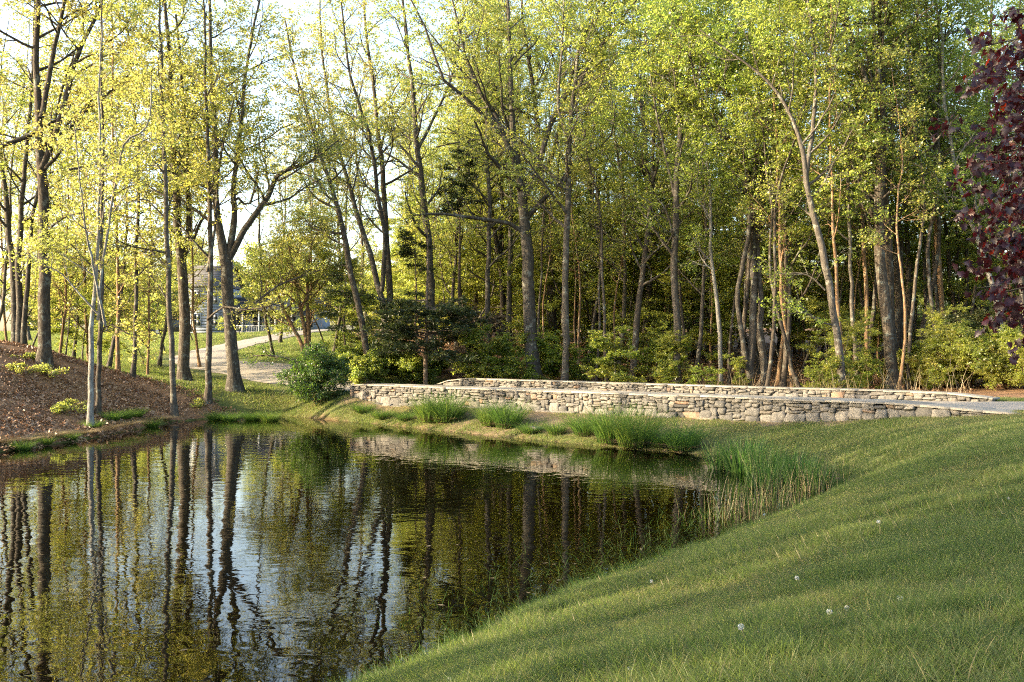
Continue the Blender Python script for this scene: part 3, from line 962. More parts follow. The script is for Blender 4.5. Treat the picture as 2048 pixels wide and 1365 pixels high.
def hero(label, name, Y, stems, bark, leafm, spec, limbs=(), group=None, depth=None, seed=None):
    """stems / limbs: frame polylines (x, y, width in pixels) at depth Y (limbs may bend in depth)"""
    rng = np.random.default_rng(seed if seed is not None else abs(hash(label)) % 100000)
    bx, by, bw = stems[0][0]
    b = at(bx, by, Y); gzv = gz1(b[0], b[1]); org = np.array([b[0], b[1], gzv - 0.08])
    S = []
    for k, st in enumerate(stems):
        pts = []; rad = []
        lean = rng.normal(0, 0.06)
        for i, (x, y, w) in enumerate(st):
            p = at(x, y, Y); p[1] += lean * (p[2] - b[2]) * (0 if k == 0 and i == 0 else 1)
            p = at(x, y, p[1])
            if i == 0 and y > 600 and k == 0: p[2] = org[2]
            pts.append(p - org); rad.append(w * 0.5 * Y / F)
        if k > 0:
            # start a fork on the nearest point of an earlier stem
            prev = np.vstack([smooth_poly(s[0], 40) for s in S])
            j = np.argmin(np.linalg.norm((prev - pts[0])[:, [0, 2]], axis=1))
            if np.linalg.norm((prev[j] - pts[0])[[0, 2]]) < 1.5 and st[0][1] < 690:
                dy = prev[j][1] - pts[0][1]
                pts = [np.array([q[0], q[1] + dy * max(0.3, 1 - i * 0.2), q[2]]) for i, q in enumerate(pts)]
        S.append((np.array(pts), np.array(rad)))
    LB = []
    prev = np.vstack([smooth_poly(s[0], 40) for s in S])
    for lm in limbs:
        pts = [at(x, y, Y) - org for x, y, w in lm]; rad = [w * 0.5 * Y / F for x, y, w in lm]
        j = np.argmin(np.linalg.norm((prev - pts[0])[:, [0, 2]], axis=1)); dy = prev[j][1] - pts[0][1]
        sl_ = rng.normal(0, 0.25)
        pts = [np.array([q[0], q[1] + dy + sl_ * abs(q[0] - pts[0][0]), q[2]]) for q in pts]
        LB.append((np.array(pts), np.array(rad)))
    tm, cm = tree_parts(rng, S, bark, leafm, dict(spec, zcut=CAMZ + 0.375 * Y - org[2]), LB)
    STATS["leaf"] += len(cm.polygons)
    return place_tree(name, label, "tree", group, org, 0, 1, tm, cm)


def spec(**k):
    d = dict(n1=16, t0=0.35, L1=4.2, n2=6, L2=2.0, n3=4, L3=1.0, leaves=18, size=0.12, flat=0.15, trop1=0.1, lm=1.75, jit=0.085)
    d.update(k); return d


SPARSE = dict(leaves=15, bare=0.08, size=0.12)
LEFT = "trees on the leaf-covered left bank"
CENT = "tall trees at the edge of the wood"

hero("thick dark-barked tree on top of the leaf mound, forking at mid height", "forked_tree", 46,
     [[(88, 722, 25), (86, 600, 23), (84, 480, 21), (84, 350, 19), (78, 250, 15), (72, 130, 12), (76, 0, 9), (70, -160, 5)],
      [(88, 340, 13), (112, 275, 11), (135, 190, 10), (165, 90, 8), (205, 10, 6), (235, -90, 4)],
      [(82, 235, 11), (100, 120, 9), (125, 10, 7), (150, -120, 4)]],
     "bark_oak", "leaf_gold", spec(n1=11, t0=0.42, **SPARSE),
     limbs=[[(80, 255, 12), (50, 275, 10), (0, 300, 8), (-60, 330, 5)], [(120, 250, 6), (180, 200, 5), (250, 130, 3)], [(95, 345, 5), (160, 332, 4), (215, 312, 3), (290, 250, 2)], [(92, 480, 5), (115, 440, 5), (190, 425, 4), (280, 440, 3)]], group=LEFT, seed=1)
hero("clump of three grey-brown stems left of the forked tree on the mound", "clump_tree", 55,
     [[(32, 698, 15), (28, 560, 13), (12, 400, 10), (-5, 250, 6), (-20, 0, 3)],
      [(40, 698, 14), (40, 540, 12), (44, 380, 9), (60, 200, 6), (70, 0, 3)],
      [(48, 698, 11), (56, 570, 9), (70, 420, 7), (110, 250, 5), (150, 100, 3)]],
     "bark_grey", "leaf_gold", spec(n1=9, t0=0.3, **SPARSE), group=LEFT, seed=2)
hero("slim pale trunk at the water edge branching into upright stems", "slim_pale_tree", 38.6,
     [[(181, 868, 12), (184, 780, 11), (186, 700, 10), (185, 645, 9), (192, 560, 7), (196, 450, 6), (196, 330, 5), (196, 200, 4), (205, 40, 2)],
      [(185, 650, 6), (172, 560, 5), (158, 470, 4), (150, 380, 3), (140, 250, 2)],
      [(186, 640, 6), (200, 500, 5), (228, 340, 5), (246, 280, 4), (292, 250, 3), (300, 150, 2)],
      [(184, 630, 5), (150, 590, 3.5), (110, 545, 2.5), (60, 520, 2)]],
     "bark_pale", "leaf_gold", spec(n1=7, t0=0.35, L1=2.4, n2=5, L2=1.2, n3=4, L3=0.7, leaves=8, size=0.10), group=LEFT, seed=3)
hero("dark straight pole-like tree just behind the slim pale trunk", "straight_tree", 42,
     [[(195, 822, 10), (196, 700, 9), (200, 560, 8), (203, 420, 7), (205, 280, 5), (200, 100, 4), (206, -60, 2)]],
     "bark_oak", "leaf_gold", spec(n1=10, t0=0.3, L1=2.8, L2=1.5, **SPARSE), limbs=[[(196, 690, 4), (215, 650, 3.5), (245, 660, 3), (290, 690, 2)]], group=LEFT, seed=4)
hero("thin tree rooted where the leaf mound meets the lawn, left one of two", "thin_tree", 52,
     [[(236, 742, 8), (236, 640, 7), (236, 500, 6), (232, 350, 5), (225, 150, 3), (220, -20, 2)]],
     "bark_tan", "leaf_gold", spec(n1=12, t0=0.2, L1=2.6, L2=1.4, **SPARSE), group=LEFT, seed=5)
hero("thin tree rooted where the leaf mound meets the lawn, right one of two", "thin_tree", 51,
     [[(265, 752, 9), (266, 650, 8), (264, 520, 7), (268, 380, 6), (262, 200, 4), (250, 0, 3)]],
     "bark_grey", "leaf_gold", spec(n1=13, t0=0.2, L1=2.8, L2=1.4, **SPARSE), group=LEFT, seed=6)
hero("straight grey tree at the tip of the leaf bank beside the water", "straight_tree", 46.2,
     [[(349, 842, 12), (345, 740, 11), (341, 620, 10), (338, 480, 9), (334, 330, 8), (330, 180, 6), (322, 20, 4), (318, -140, 2)]],
     "bark_grey", "leaf_gold", spec(n1=15, t0=0.28, L1=3.2, L2=1.6, **SPARSE), limbs=[[(340, 610, 4), (315, 570, 3), (290, 540, 2)], [(334, 440, 4), (290, 400, 3), (250, 410, 2)]], group=LEFT, seed=7)
hero("stout grey tree on the lawn edge in front of the house roof", "stout_tree", 55,
     [[(370, 762, 23), (368, 660, 21), (366, 560, 19), (358, 450, 16), (352, 330, 12), (345, 180, 9), (330, 0, 6), (322, -120, 3)],
      [(368, 520, 11), (378, 450, 10), (372, 330, 8), (364, 180, 6), (352, 30, 4)],
      [(372, 510, 8), (395, 460, 6), (430, 380, 4), (450, 250, 3)]],
     "bark_oak", "leaf_gold", spec(n1=12, t0=0.32, **SPARSE), group=LEFT, seed=8)
hero("thin dark tree between the stout lawn-edge tree and the flared-base tree", "thin_tree", 49.5,
     [[(415, 806, 13), (416, 700, 12), (418, 600, 11), (420, 520, 10), (418, 400, 8), (416, 250, 6), (410, 80, 4), (405, -80, 2)],
      [(420, 545, 6), (432, 470, 5), (438, 350, 4), (470, 200, 3)]],
     "bark_oak", "leaf_gold", spec(n1=12, t0=0.3, L1=3.0, **SPARSE), limbs=[[(417, 640, 5), (455, 615, 4), (500, 622, 3), (560, 615, 2)]], group=LEFT, seed=9)
hero("big tree with a flared root base beside the driveway bend", "big_tree", 52.5,
     [[(470, 796, 27), (465, 720, 24), (460, 620, 23), (456, 540, 23), (446, 480, 17), (436, 420, 13), (430, 300, 11), (422, 150, 8), (420, 40, 6), (412, -120, 3)],
      [(460, 520, 15), (472, 440, 12), (468, 380, 10), (475, 300, 8), (490, 150, 6), (520, 0, 4)],
      [(462, 515, 13), (500, 450, 12), (540, 395, 10), (560, 350, 8), (620, 325, 5), (680, 280, 3)]],
     "bark_grey", "leaf_gold", spec(n1=13, t0=0.34, leaves=12, size=0.115), limbs=[[(460, 640, 6), (520, 600, 5), (560, 570, 4), (640, 540, 3)], [(468, 410, 7), (485, 400, 6), (505, 415, 5), (525, 340, 4)], [(436, 420, 6), (400, 380, 5), (360, 300, 3)]], group=LEFT, seed=10)
hero("multi-stemmed orange-barked tree on the lawn by the driveway", "multi_stem_tree", 66,
     [[(614, 715, 9), (600, 680, 8), (582, 645, 7), (560, 600, 6), (540, 545, 4)], [(613, 715, 9), (610, 670, 8), (600, 610, 7), (585, 540, 5), (575, 470, 3)],
      [(617, 715, 10), (617, 660, 9), (614, 600, 7), (618, 530, 5), (625, 440, 3)]],
     "bark_tan", "leaf_gold", spec(n1=12, t0=0.35, L1=4.0, L2=2.0, leaves=16), group=LEFT, seed=11)

hero("tree leaning left behind the green pond-side bush, first of the leaning trio", "leaning_tree", 60,
     [[(738, 700, 14), (722, 640, 13), (702, 560, 12), (690, 480, 11), (672, 400, 9), (640, 300, 7), (600, 180, 5), (570, 40, 3)]],
     "bark_oak", "leaf_gold", spec(n1=16, t0=0.35, L1=3.6, leaves=14), group=CENT, seed=12)
hero("tree leaning left, middle of the leaning trio left of the dark conifer", "leaning_tree", 62,
     [[(760, 720, 13), (768, 640, 13), (758, 580, 12), (735, 500, 11), (715, 440, 10), (690, 350, 8), (660, 230, 6), (640, 80, 4), (640, -60, 2)],
      [(758, 580, 10), (766, 480, 9), (755, 400, 8), (742, 280, 7), (700, 150, 5), (680, 0, 3)]],
     "bark_grey", "leaf_gold", spec(n1=14, t0=0.35, L1=3.6, leaves=14), group=CENT, seed=13)
hero("tree leaning slightly left, last of the leaning trio with a dark trunk", "leaning_tree", 66,
     [[(776, 690, 14), (774, 560, 13), (768, 450, 11), (762, 330, 10), (750, 220, 8), (735, 90, 6), (725, -60, 3)]],
     "bark_oak", "leaf_lime", spec(n1=16, t0=0.3, L1=4.0, leaves=14), group=CENT, seed=14)
hero("tall tree rising behind the dark conifer", "tall_tree", 66,
     [[(866, 690, 16), (860, 580, 15), (855, 480, 13), (846, 380, 12), (836, 280, 10), (825, 180, 8), (808, 60, 6), (800, -80, 3)],
      [(838, 300, 7), (868, 240, 5), (905, 150, 4), (930, 20, 3)]],
     "bark_grey", "leaf_lime", spec(n1=16, t0=0.3, L1=4.4, leaves=15), group=CENT, seed=15)
hero("tree standing midway between the dark conifer and the big lichen-spotted trunk", "tall_tree", 72,
     [[(1006, 690, 11), (1000, 560, 10), (985, 450, 9), (975, 340, 8), (968, 200, 6), (955, 30, 4)]],
     "bark_oak", "leaf_lime", spec(n1=18, t0=0.2, L1=4.0, leaves=16), group=CENT, seed=16)
hero("largest tree, lichen-spotted trunk with a long limb reaching left", "largest_tree", 57,
     [[(1070, 762, 31), (1066, 660, 27), (1058, 560, 25), (1054, 480, 23), (1046, 390, 19), (1034, 310, 15), (1026, 240, 12), (1024, 150, 9), (1018, 30, 6), (1010, -120, 3)],
      [(1050, 400, 14), (1030, 330, 12), (1005, 265, 11), (985, 220, 9), (955, 170, 7), (925, 80, 5), (900, -20, 3)],
      [(1054, 385, 12), (1078, 330, 11), (1098, 250, 10), (1130, 190, 8), (1160, 90, 6), (1200, -30, 3)]],
     "bark_grey", "leaf_lime", spec(n1=14, t0=0.34, L1=5.0, leaves=17),
     limbs=[[(1046, 462, 10), (1020, 446, 9), (970, 440, 8), (930, 436, 7), (880, 432, 5), (830, 438, 3)], [(1005, 268, 9), (940, 205, 7), (890, 170, 6), (850, 60, 4), (800, -20, 3)],
            [(1030, 330, 6), (990, 278, 5), (930, 278, 4), (870, 290, 3)]], group=CENT, seed=17)
hero("straight grey tree just right of the largest tree, crossed by a slanting limb", "straight_tree", 55,
     [[(1127, 765, 15), (1126, 660, 14), (1124, 550, 13), (1127, 430, 12), (1131, 340, 11), (1136, 260, 10), (1150, 180, 8), (1165, 80, 6), (1220, -10, 4)],
      [(1134, 270, 7), (1118, 200, 6), (1125, 90, 4), (1130, -60, 3)],
      [(1150, 190, 8), (1180, 130, 7), (1230, 60, 5), (1290, -20, 3)]],
     "bark_grey", "leaf_lime", spec(n1=13, t0=0.36, L1=4.2, leaves=15),
     limbs=[[(1126, 370, 6), (1095, 345, 6), (1055, 300, 5), (1010, 265, 4), (975, 240, 3)], [(1128, 365, 6), (1145, 325, 5), (1180, 300, 5), (1225, 265, 4), (1235, 200, 3)]], group=CENT, seed=18)
hero("dark tree half hidden behind the largest tree, forked in a wide V", "forked_tree", 70,
     [[(1108, 690, 20), (1100, 560, 18), (1094, 450, 16), (1088, 370, 14), (1080, 300, 11), (1070, 210, 9), (1050, 80, 6), (1040, -60, 3)],
      [(1090, 350, 11), (1110, 300, 10), (1125, 235, 9), (1130, 120, 6), (1140, -20, 3)]],
     "bark_oak", "leaf_lime", spec(n1=16, t0=0.3, L1=4.8, leaves=16), group=CENT, seed=19)
hero("double dark trunk between the largest tree and the wood interior", "double_tree", 70,
     [[(1190, 690, 13), (1190, 560, 12), (1188, 440, 11), (1180, 320, 9), (1172, 180, 6), (1165, 20, 4)], [(1192, 690, 9), (1200, 580, 8), (1198, 450, 7), (1205, 300, 5), (1215, 120, 3)]],
     "bark_oak", "leaf_lime", spec(n1=14, t0=0.25, L1=4.0, leaves=17), group=CENT, seed=20)
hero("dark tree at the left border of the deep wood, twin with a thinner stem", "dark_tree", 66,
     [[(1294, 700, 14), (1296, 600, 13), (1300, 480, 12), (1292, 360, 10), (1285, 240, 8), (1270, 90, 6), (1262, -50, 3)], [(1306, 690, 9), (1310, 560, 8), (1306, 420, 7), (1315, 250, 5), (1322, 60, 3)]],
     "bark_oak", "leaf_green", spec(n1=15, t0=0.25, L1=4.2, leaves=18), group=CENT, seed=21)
hero("tall straight tree behind the middle of the far parapet", "tall_tree", 53,
     [[(1355, 770, 16), (1355, 680, 14), (1352, 560, 14), (1350, 440, 13), (1352, 330, 11), (1354, 220, 9), (1345, 100, 6), (1340, -60, 4)], [(1352, 420, 7), (1335, 330, 5), (1310, 220, 4), (1290, 60, 3)], [(1353, 250, 6), (1375, 160, 5), (1395, 40, 3)]],
     "bark_grey", "leaf_green", spec(n1=14, t0=0.32, L1=4.0, leaves=16), group=CENT, seed=22)
hero("thin crooked pale tree between the tall straight tree and the twin trunks", "crooked_tree", 51,
     [[(1442, 772, 9), (1436, 680, 9), (1428, 590, 8), (1420, 520, 7), (1416, 420, 6), (1412, 340, 5), (1402, 200, 4), (1396, 60, 2)]],
     "bark_pale", "leaf_green", spec(n1=12, t0=0.3, L1=2.6, L2=1.4, leaves=14), group=CENT, seed=23)
hero("pale twin trunks splitting low behind the far parapet", "twin_tree", 50,
     [[(1497, 772, 17), (1503, 690, 15), (1506, 600, 14), (1506, 500, 13), (1502, 420, 11), (1490, 340, 10), (1475, 260, 8), (1450, 150, 6), (1435, 0, 4)],
      [(1495, 740, 11), (1482, 650, 10), (1475, 590, 9), (1492, 500, 9), (1498, 400, 9), (1512, 290, 8), (1518, 180, 6), (1530, 40, 4), (1540, -80, 2)],
      [(1490, 345, 7), (1455, 250, 6), (1400, 160, 4), (1380, 60, 3)]],
     "bark_grey", "leaf_green", spec(n1=13, t0=0.35, L1=4.0, leaves=16), group=CENT, seed=24)
hero("pale trunk with a knobbly bulge just right of the twin trunks", "knobbly_tree", 50.5,
     [[(1531, 772, 15), (1528, 700, 15), (1520, 672, 16), (1524, 600, 11), (1518, 500, 10), (1522, 400, 9), (1532, 280, 7), (1560, 130, 5), (1575, -40, 3)]],
     "bark_grey", "leaf_green", spec(n1=13, t0=0.35, L1=3.8, leaves=16), group=CENT, seed=25)
hero("thin sunlit stem leaning left, right of the knobbly trunk", "leaning_sapling", 50,
     [[(1589, 775, 9), (1580, 700, 8), (1568, 620, 7), (1562, 540, 7), (1560, 420, 6), (1552, 280, 4), (1548, 120, 3)]],
     "bark_tan", "leaf_green", spec(n1=12, t0=0.35, L1=2.8, L2=1.5, leaves=14), group=CENT, seed=26)
hero("bowed grey tree leaning left that forks above the wood edge", "bowed_tree", 44.5,
     [[(1684, 775, 16), (1676, 700, 15), (1665, 620, 14), (1650, 540, 14), (1636, 470, 13), (1622, 410, 12), (1612, 360, 11), (1600, 290, 9), (1575, 220, 7), (1540, 170, 6), (1480, 120, 4), (1400, 60, 3)],
      [(1614, 365, 10), (1622, 300, 9), (1628, 220, 8), (1628, 120, 6), (1618, 40, 5), (1610, -80, 3)]],
     "bark_grey", "leaf_green", spec(n1=12, t0=0.42, L1=3.6, leaves=15), limbs=[[(1655, 580, 4), (1620, 548, 3), (1560, 545, 2)], [(1668, 650, 4), (1630, 640, 3), (1590, 600, 2)]], group=CENT, seed=27)
for k, (x, xx, w, sd_) in enumerate([(1690, 1668, 8, 0), (1716, 1700, 9, 1), (1735, 1724, 10, 2), (1740, 1752, 9, 3)]):
    hero(["leftmost stem of the tight cluster beside the thick dark trunk", "second stem from the left in the tight cluster by the thick dark trunk",
          "third stem from the left in the tight cluster by the thick dark trunk", "rightmost stem of the tight cluster, leaning towards the thick dark trunk"][k], "cluster_stem", 47 + k * 0.8,
         [[(x, 765, w), (x - 4, 700, w), ((x + xx) / 2, 600, w * 0.85), (xx, 480, w * 0.75), (xx - 4, 340, w * 0.6), (xx - 10, 180, w * 0.45), (xx - 6, 0, w * 0.3)]],
         ["bark_tan", "bark_grey", "bark_tan", "bark_oak"][k], "leaf_green", spec(n1=10, t0=0.35, L1=3.0, leaves=14), group="cluster of stems by the thick dark trunk", seed=28 + k)
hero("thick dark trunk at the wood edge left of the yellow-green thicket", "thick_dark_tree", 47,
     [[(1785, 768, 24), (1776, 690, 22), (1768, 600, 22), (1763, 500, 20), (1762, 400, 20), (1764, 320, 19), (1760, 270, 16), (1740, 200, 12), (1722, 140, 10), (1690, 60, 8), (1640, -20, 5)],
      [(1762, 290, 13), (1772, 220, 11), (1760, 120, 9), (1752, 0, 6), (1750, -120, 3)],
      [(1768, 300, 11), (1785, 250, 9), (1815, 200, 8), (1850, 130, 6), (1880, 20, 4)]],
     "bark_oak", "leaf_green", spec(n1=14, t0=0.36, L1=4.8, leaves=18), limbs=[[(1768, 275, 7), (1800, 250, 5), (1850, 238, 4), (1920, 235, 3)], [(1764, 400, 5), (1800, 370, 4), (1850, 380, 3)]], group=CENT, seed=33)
hero("burly trunk close behind the thick dark trunk", "burly_tree", 52,
     [[(1797, 740, 16), (1794, 660, 16), (1798, 600, 17), (1794, 520, 12), (1798, 400, 10), (1812, 260, 8), (1830, 100, 5), (1840, -40, 3)]],
     "bark_oak", "leaf_green", spec(n1=15, t0=0.3, L1=4.0, leaves=17), group=CENT, seed=34)
hero("dark trunk two to the right of the thick dark trunk", "dark_tree", 54,
     [[(1816, 720, 12), (1814, 620, 12), (1818, 520, 10), (1816, 400, 9), (1822, 250, 7), (1826, 80, 4)]],
     "bark_oak", "leaf_green", spec(n1=15, t0=0.3, L1=4.0, leaves=17), group=CENT, seed=35)
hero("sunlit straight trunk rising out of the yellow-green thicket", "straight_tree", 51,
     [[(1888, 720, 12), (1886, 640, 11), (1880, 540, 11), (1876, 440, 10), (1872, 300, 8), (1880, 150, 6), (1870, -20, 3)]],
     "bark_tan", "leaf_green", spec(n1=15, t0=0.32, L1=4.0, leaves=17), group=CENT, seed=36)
hero("split dark stem in the thicket beside the purple maple", "split_stem_tree", 53,
     [[(1922, 720, 11), (1912, 640, 9), (1900, 560, 8), (1890, 460, 7), (1888, 320, 5), (1896, 140, 3)], [(1922, 690, 8), (1930, 620, 8), (1934, 540, 7), (1930, 420, 6), (1940, 250, 4)]],
     "bark_oak", "leaf_green", spec(n1=12, t0=0.35, L1=3.6, leaves=16), group=CENT, seed=37)
hero("pale crooked tree leaning behind the purple maple foliage", "crooked_tree", 46,
     [[(2010, 700, 12), (1992, 610, 11), (1975, 540, 10), (1955, 480, 9), (1925, 400, 8), (1905, 300, 7), (1885, 180, 6), (1878, 60, 5), (1860, -60, 3)]],
     "bark_pale", "leaf_green", spec(n1=14, t0=0.35, L1=3.8, leaves=17), group=CENT, seed=38)

# archetypes for the crowded wood behind
def arche(seed, H, r0, bark, leafm, sp, forks=0):
    rng = np.random.default_rng(seed)
    n = 7; z = np.linspace(0, H, n)
    wob = np.cumsum(rng.normal(0, 0.22, (n, 2)), axis=0); wob[0] = 0
    P = np.column_stack([wob, z]); R = r0 * np.linspace(1, 0.12, n)
    S = [(P, R)]
    for f in range(forks):
        k = 3 + f % 2; a = rng.uniform(0, 6.28)
        q = [P[k]]
        for i in range(3): q.append(q[-1] + np.array([math.cos(a) * 0.9, math.sin(a) * 0.9, H / 7.0]))
        S.append((np.array(q), R[k] * np.linspace(0.7, 0.2, 4)))
    return tree_parts(rng, S, bark, leafm, sp)


WOOD = [arche(500, 24, 0.20, "bark_grey", "leaf_lime", spec(n1=20, t0=0.22, L1=4.0, leaves=20, n2=6, n3=5, size=0.125, lm=0.95)),
        arche(501, 22, 0.16, "bark_oak", "leaf_lime", spec(n1=20, t0=0.2, L1=3.6, leaves=20, size=0.125, lm=0.95), 1),
        arche(502, 26, 0.24, "bark_oak", "leaf_green", spec(n1=22, t0=0.24, L1=4.4, leaves=20, size=0.125, lm=0.95), 1),
        arche(503, 23, 0.15, "bark_grey", "leaf_green", spec(n1=20, t0=0.22, L1=3.6, leaves=20, size=0.125, lm=0.95)),
        arche(504, 21, 0.13, "bark_tan", "leaf_green", spec(n1=18, t0=0.18, L1=3.4, leaves=20, size=0.125, lm=0.95)),
        arche(505, 25, 0.2, "bark_grey", "leaf_gold", spec(n1=18, t0=0.25, L1=4.0, leaves=14, size=0.125, lm=0.95), 1)]
SAPG = arche(525, 9.5, 0.06, "bark_grey", "leaf_gold", spec(n1=18, t0=0.15, L1=2.8, L2=1.3, L3=0.6, leaves=15, flat=0.7, flat3=0.8, trop1=0.0, lflat=1.2, size=0.125, fall=0.6))
SAPD = [arche(530, 7.0, 0.05, "bark_grey", "leaf_lime", spec(n1=18, t0=0.05, L1=3.6, L2=1.6, L3=0.8, leaves=14, flat=0.7, flat3=0.8, trop1=0.0, lflat=1.2, size=0.22, fall=0.6)),
        arche(531, 6.0, 0.05, "bark_tan", "leaf_green", spec(n1=18, t0=0.05, L1=3.6, L2=1.6, L3=0.8, leaves=14, flat=0.7, flat3=0.8, trop1=0.0, lflat=1.2, size=0.22, fall=0.6))]
SAP = [arche(520, 7.5, 0.05, "bark_grey", "leaf_lime", spec(n1=16, t0=0.12, L1=2.6, L2=1.2, L3=0.6, leaves=16, flat=0.7, flat3=0.8, trop1=0.0, lflat=1.2, size=0.125, fall=0.6)),
       arche(521, 6.0, 0.04, "bark_tan", "leaf_green", spec(n1=15, t0=0.1, L1=2.4, L2=1.1, L3=0.6, leaves=16, flat=0.7, flat3=0.8, trop1=0.0, lflat=1.2, size=0.125, fall=0.6)),
       arche(522, 9.0, 0.06, "bark_grey", "leaf_lime", spec(n1=18, t0=0.15, L1=2.8, L2=1.3, L3=0.6, leaves=16, flat=0.7, flat3=0.8, trop1=0.0, lflat=1.2, size=0.125, fall=0.6)),
       arche(523, 5.0, 0.035, "bark_tan", "leaf_gold", spec(n1=14, t0=0.1, L1=2.0, L2=1.0, L3=0.5, leaves=10, flat=0.7, flat3=0.8, trop1=0.0, lflat=1.2, size=0.125, fall=0.6))]

SAP.append(SAPG)


def scatter(rng, n, test, mind, xr, yr, taken):
    out = []
    for _ in range(60000):
        if len(out) >= n: break
        x = rng.uniform(*xr); y = rng.uniform(*yr)
        if not test(x, y): continue
        if any((x - a) ** 2 + (y - b) ** 2 < mind * mind for a, b in taken): continue
        taken.append((x, y)); out.append((x, y))
    return out


def in_wood(x, y, near=7.0):
    if abs(x) > 0.56 * y + 4: return False
    if (x - FW0[0]) * n_fw[0] + (y - FW0[1]) * n_fw[1] < near or (x - FW0[0]) * n_fw[0] + (y - FW0[1]) * n_fw[1] > 34.0: return False
    return x > np.interp(y, [50, 60, 80, 100, 130], [1.0, -4, -9, -14, -22]) + 2.0


rw = np.random.default_rng(77)
taken = []
pts = scatter(rw, 52, in_wood, 3.0, (-24, 74), (44, 118), taken)
pts.sort(key=lambda p: p[1])
for k, (x, y) in enumerate(pts):
    if x < 0: i = rw.choice([0, 1, 5, 5])
    elif x < 14: i = rw.choice([0, 1, 2, 3])
    else: i = rw.choice([2, 3, 4, 0])
    place_tree("woodland_tree", "slender woodland tree among the crowded trunks deep in the wood behind the causeway", "tree", "slender trees crowding the wood behind the causeway",
               (x, y, gz1(x, y) - 0.1), rw.uniform(0, 6.28), rw.uniform(0.82, 1.12), *WOOD[i])
POLE = [arche(540, 18, 0.095, "bark_oak", "leaf_lime", spec(n1=14, t0=0.4, L1=1.8, L2=1.0, leaves=5)), arche(541, 21, 0.12, "bark_oak", "leaf_green", spec(n1=14, t0=0.45, L1=2.0, L2=1.1, leaves=5)), arche(542, 16, 0.08, "bark_tan", "leaf_lime", spec(n1=14, t0=0.4, L1=1.6, L2=0.9, leaves=5))]
pts = scatter(rw, 85, lambda x, y: in_wood(x, y, 5.0) and y < 84 and (x > 2 or rw.random() < 0.3), 0.9, (-14, 44), (44, 84), taken)
for x, y in pts:
    e = place_tree("pole_tree", "thin dark pole-like young tree in the crowd of stems inside the wood", "tree", "thin pole-like trees inside the wood",
                   (x, y, gz1(x, y) - 0.05), rw.uniform(0, 6.28), rw.uniform(0.8, 1.15), *POLE[rw.integers(3)])
    e.rotation_euler[0] = rw.normal(0, 0.035); e.rotation_euler[1] = rw.normal(0, 0.05)
pts = scatter(rw, 9, lambda x, y: in_wood(x, y, 5.0) and (x - FW0[0]) * n_fw[0] + (y - FW0[1]) * n_fw[1] < 11 and x > 3, 1.6, (-10, 30), (40, 70), taken)
for x, y in pts:
    place_tree("edge_sapling", "bright leafy sapling among the trunks at the front edge of the wood", "sapling", "saplings at the front edge of the wood",
               (x, y, gz1(x, y) - 0.05), rw.uniform(0, 6.28), rw.uniform(0.35, 0.6), *SAP[rw.choice([0, 2])])
pts = scatter(rw, 120, lambda x, y: in_wood(x, y, 13.0) and y < 104, 1.7, (-18, 54), (46, 104), taken)
for x, y in pts:
    place_tree("understory_sapling", "leafy sapling with layered horizontal sprays under the tall trees of the wood", "sapling", "saplings under the tall trees of the wood",
               (x, y, gz1(x, y) - 0.05), rw.uniform(0, 6.28), rw.uniform(0.8, 1.5), *SAP[rw.choice([0, 2, 2, 4])])
# saplings glowing on the lawn side, behind the mound
LSX = [20, 130, 165, 215, 290, 60, 680, 650, 725, 330, 700, 385, 480, 610]
SORD = ["first", "second", "third", "fourth", "fifth", "sixth", "seventh", "eighth", "ninth", "tenth", "eleventh", "twelfth", "thirteenth", "fourteenth", "fifteenth", "sixteenth", "seventeenth", "eighteenth", "nineteenth"]
for k, (px, Y, i, s) in enumerate([(20, 60, 2, 1.0), (130, 58, 0, .95), (165, 64, 2, .9), (215, 62, 0, 0.8), (290, 66, 2, .8), (60, 70, 2, 1.1), (680, 68, 0, .95), (650, 78, 2, 1.1), (725, 64, 1, 0.8), (330, 80, 0, 1.0), (700, 76, 0, 1.0), (385, 96, 2, 0.95), (480, 104, 0, 0.8), (610, 104, 0, .7)]):
    p = at(px, 700, Y)
    place_tree("lawn_sapling", "glowing yellow-green sapling on the far lawn, %s such sapling from the left" % SORD[sorted(LSX).index(px)], "sapling", "yellow-green saplings around the far lawn",
               (p[0], Y, gz1(p[0], Y) - 0.05), rw.uniform(0, 6.28), s, SAP[i][0], SAP[3][1] if i == 3 else SAP[i][1])
THIN = [arche(550, 20, 0.11, "bark_grey", "leaf_gold", spec(n1=26, t0=0.12, L1=3.0, L2=1.6, leaves=6)), arche(551, 18, 0.085, "bark_tan", "leaf_gold", spec(n1=26, t0=0.1, L1=2.8, L2=1.5, leaves=6), 1), arche(552, 22, 0.13, "bark_oak", "leaf_lime", spec(n1=26, t0=0.15, L1=3.2, L2=1.7, leaves=6), 1)]
ORD = ["first", "second", "third", "fourth", "fifth", "sixth", "seventh", "eighth", "ninth", "tenth", "eleventh", "twelfth", "thirteenth", "fourteenth", "fifteenth", "sixteenth", "seventeenth", "eighteenth", "nineteenth", "twentieth"]
VX = [-15, 15, 118, 146, 216, 296, 318, 548, 668, 82, 180, 400, 610]
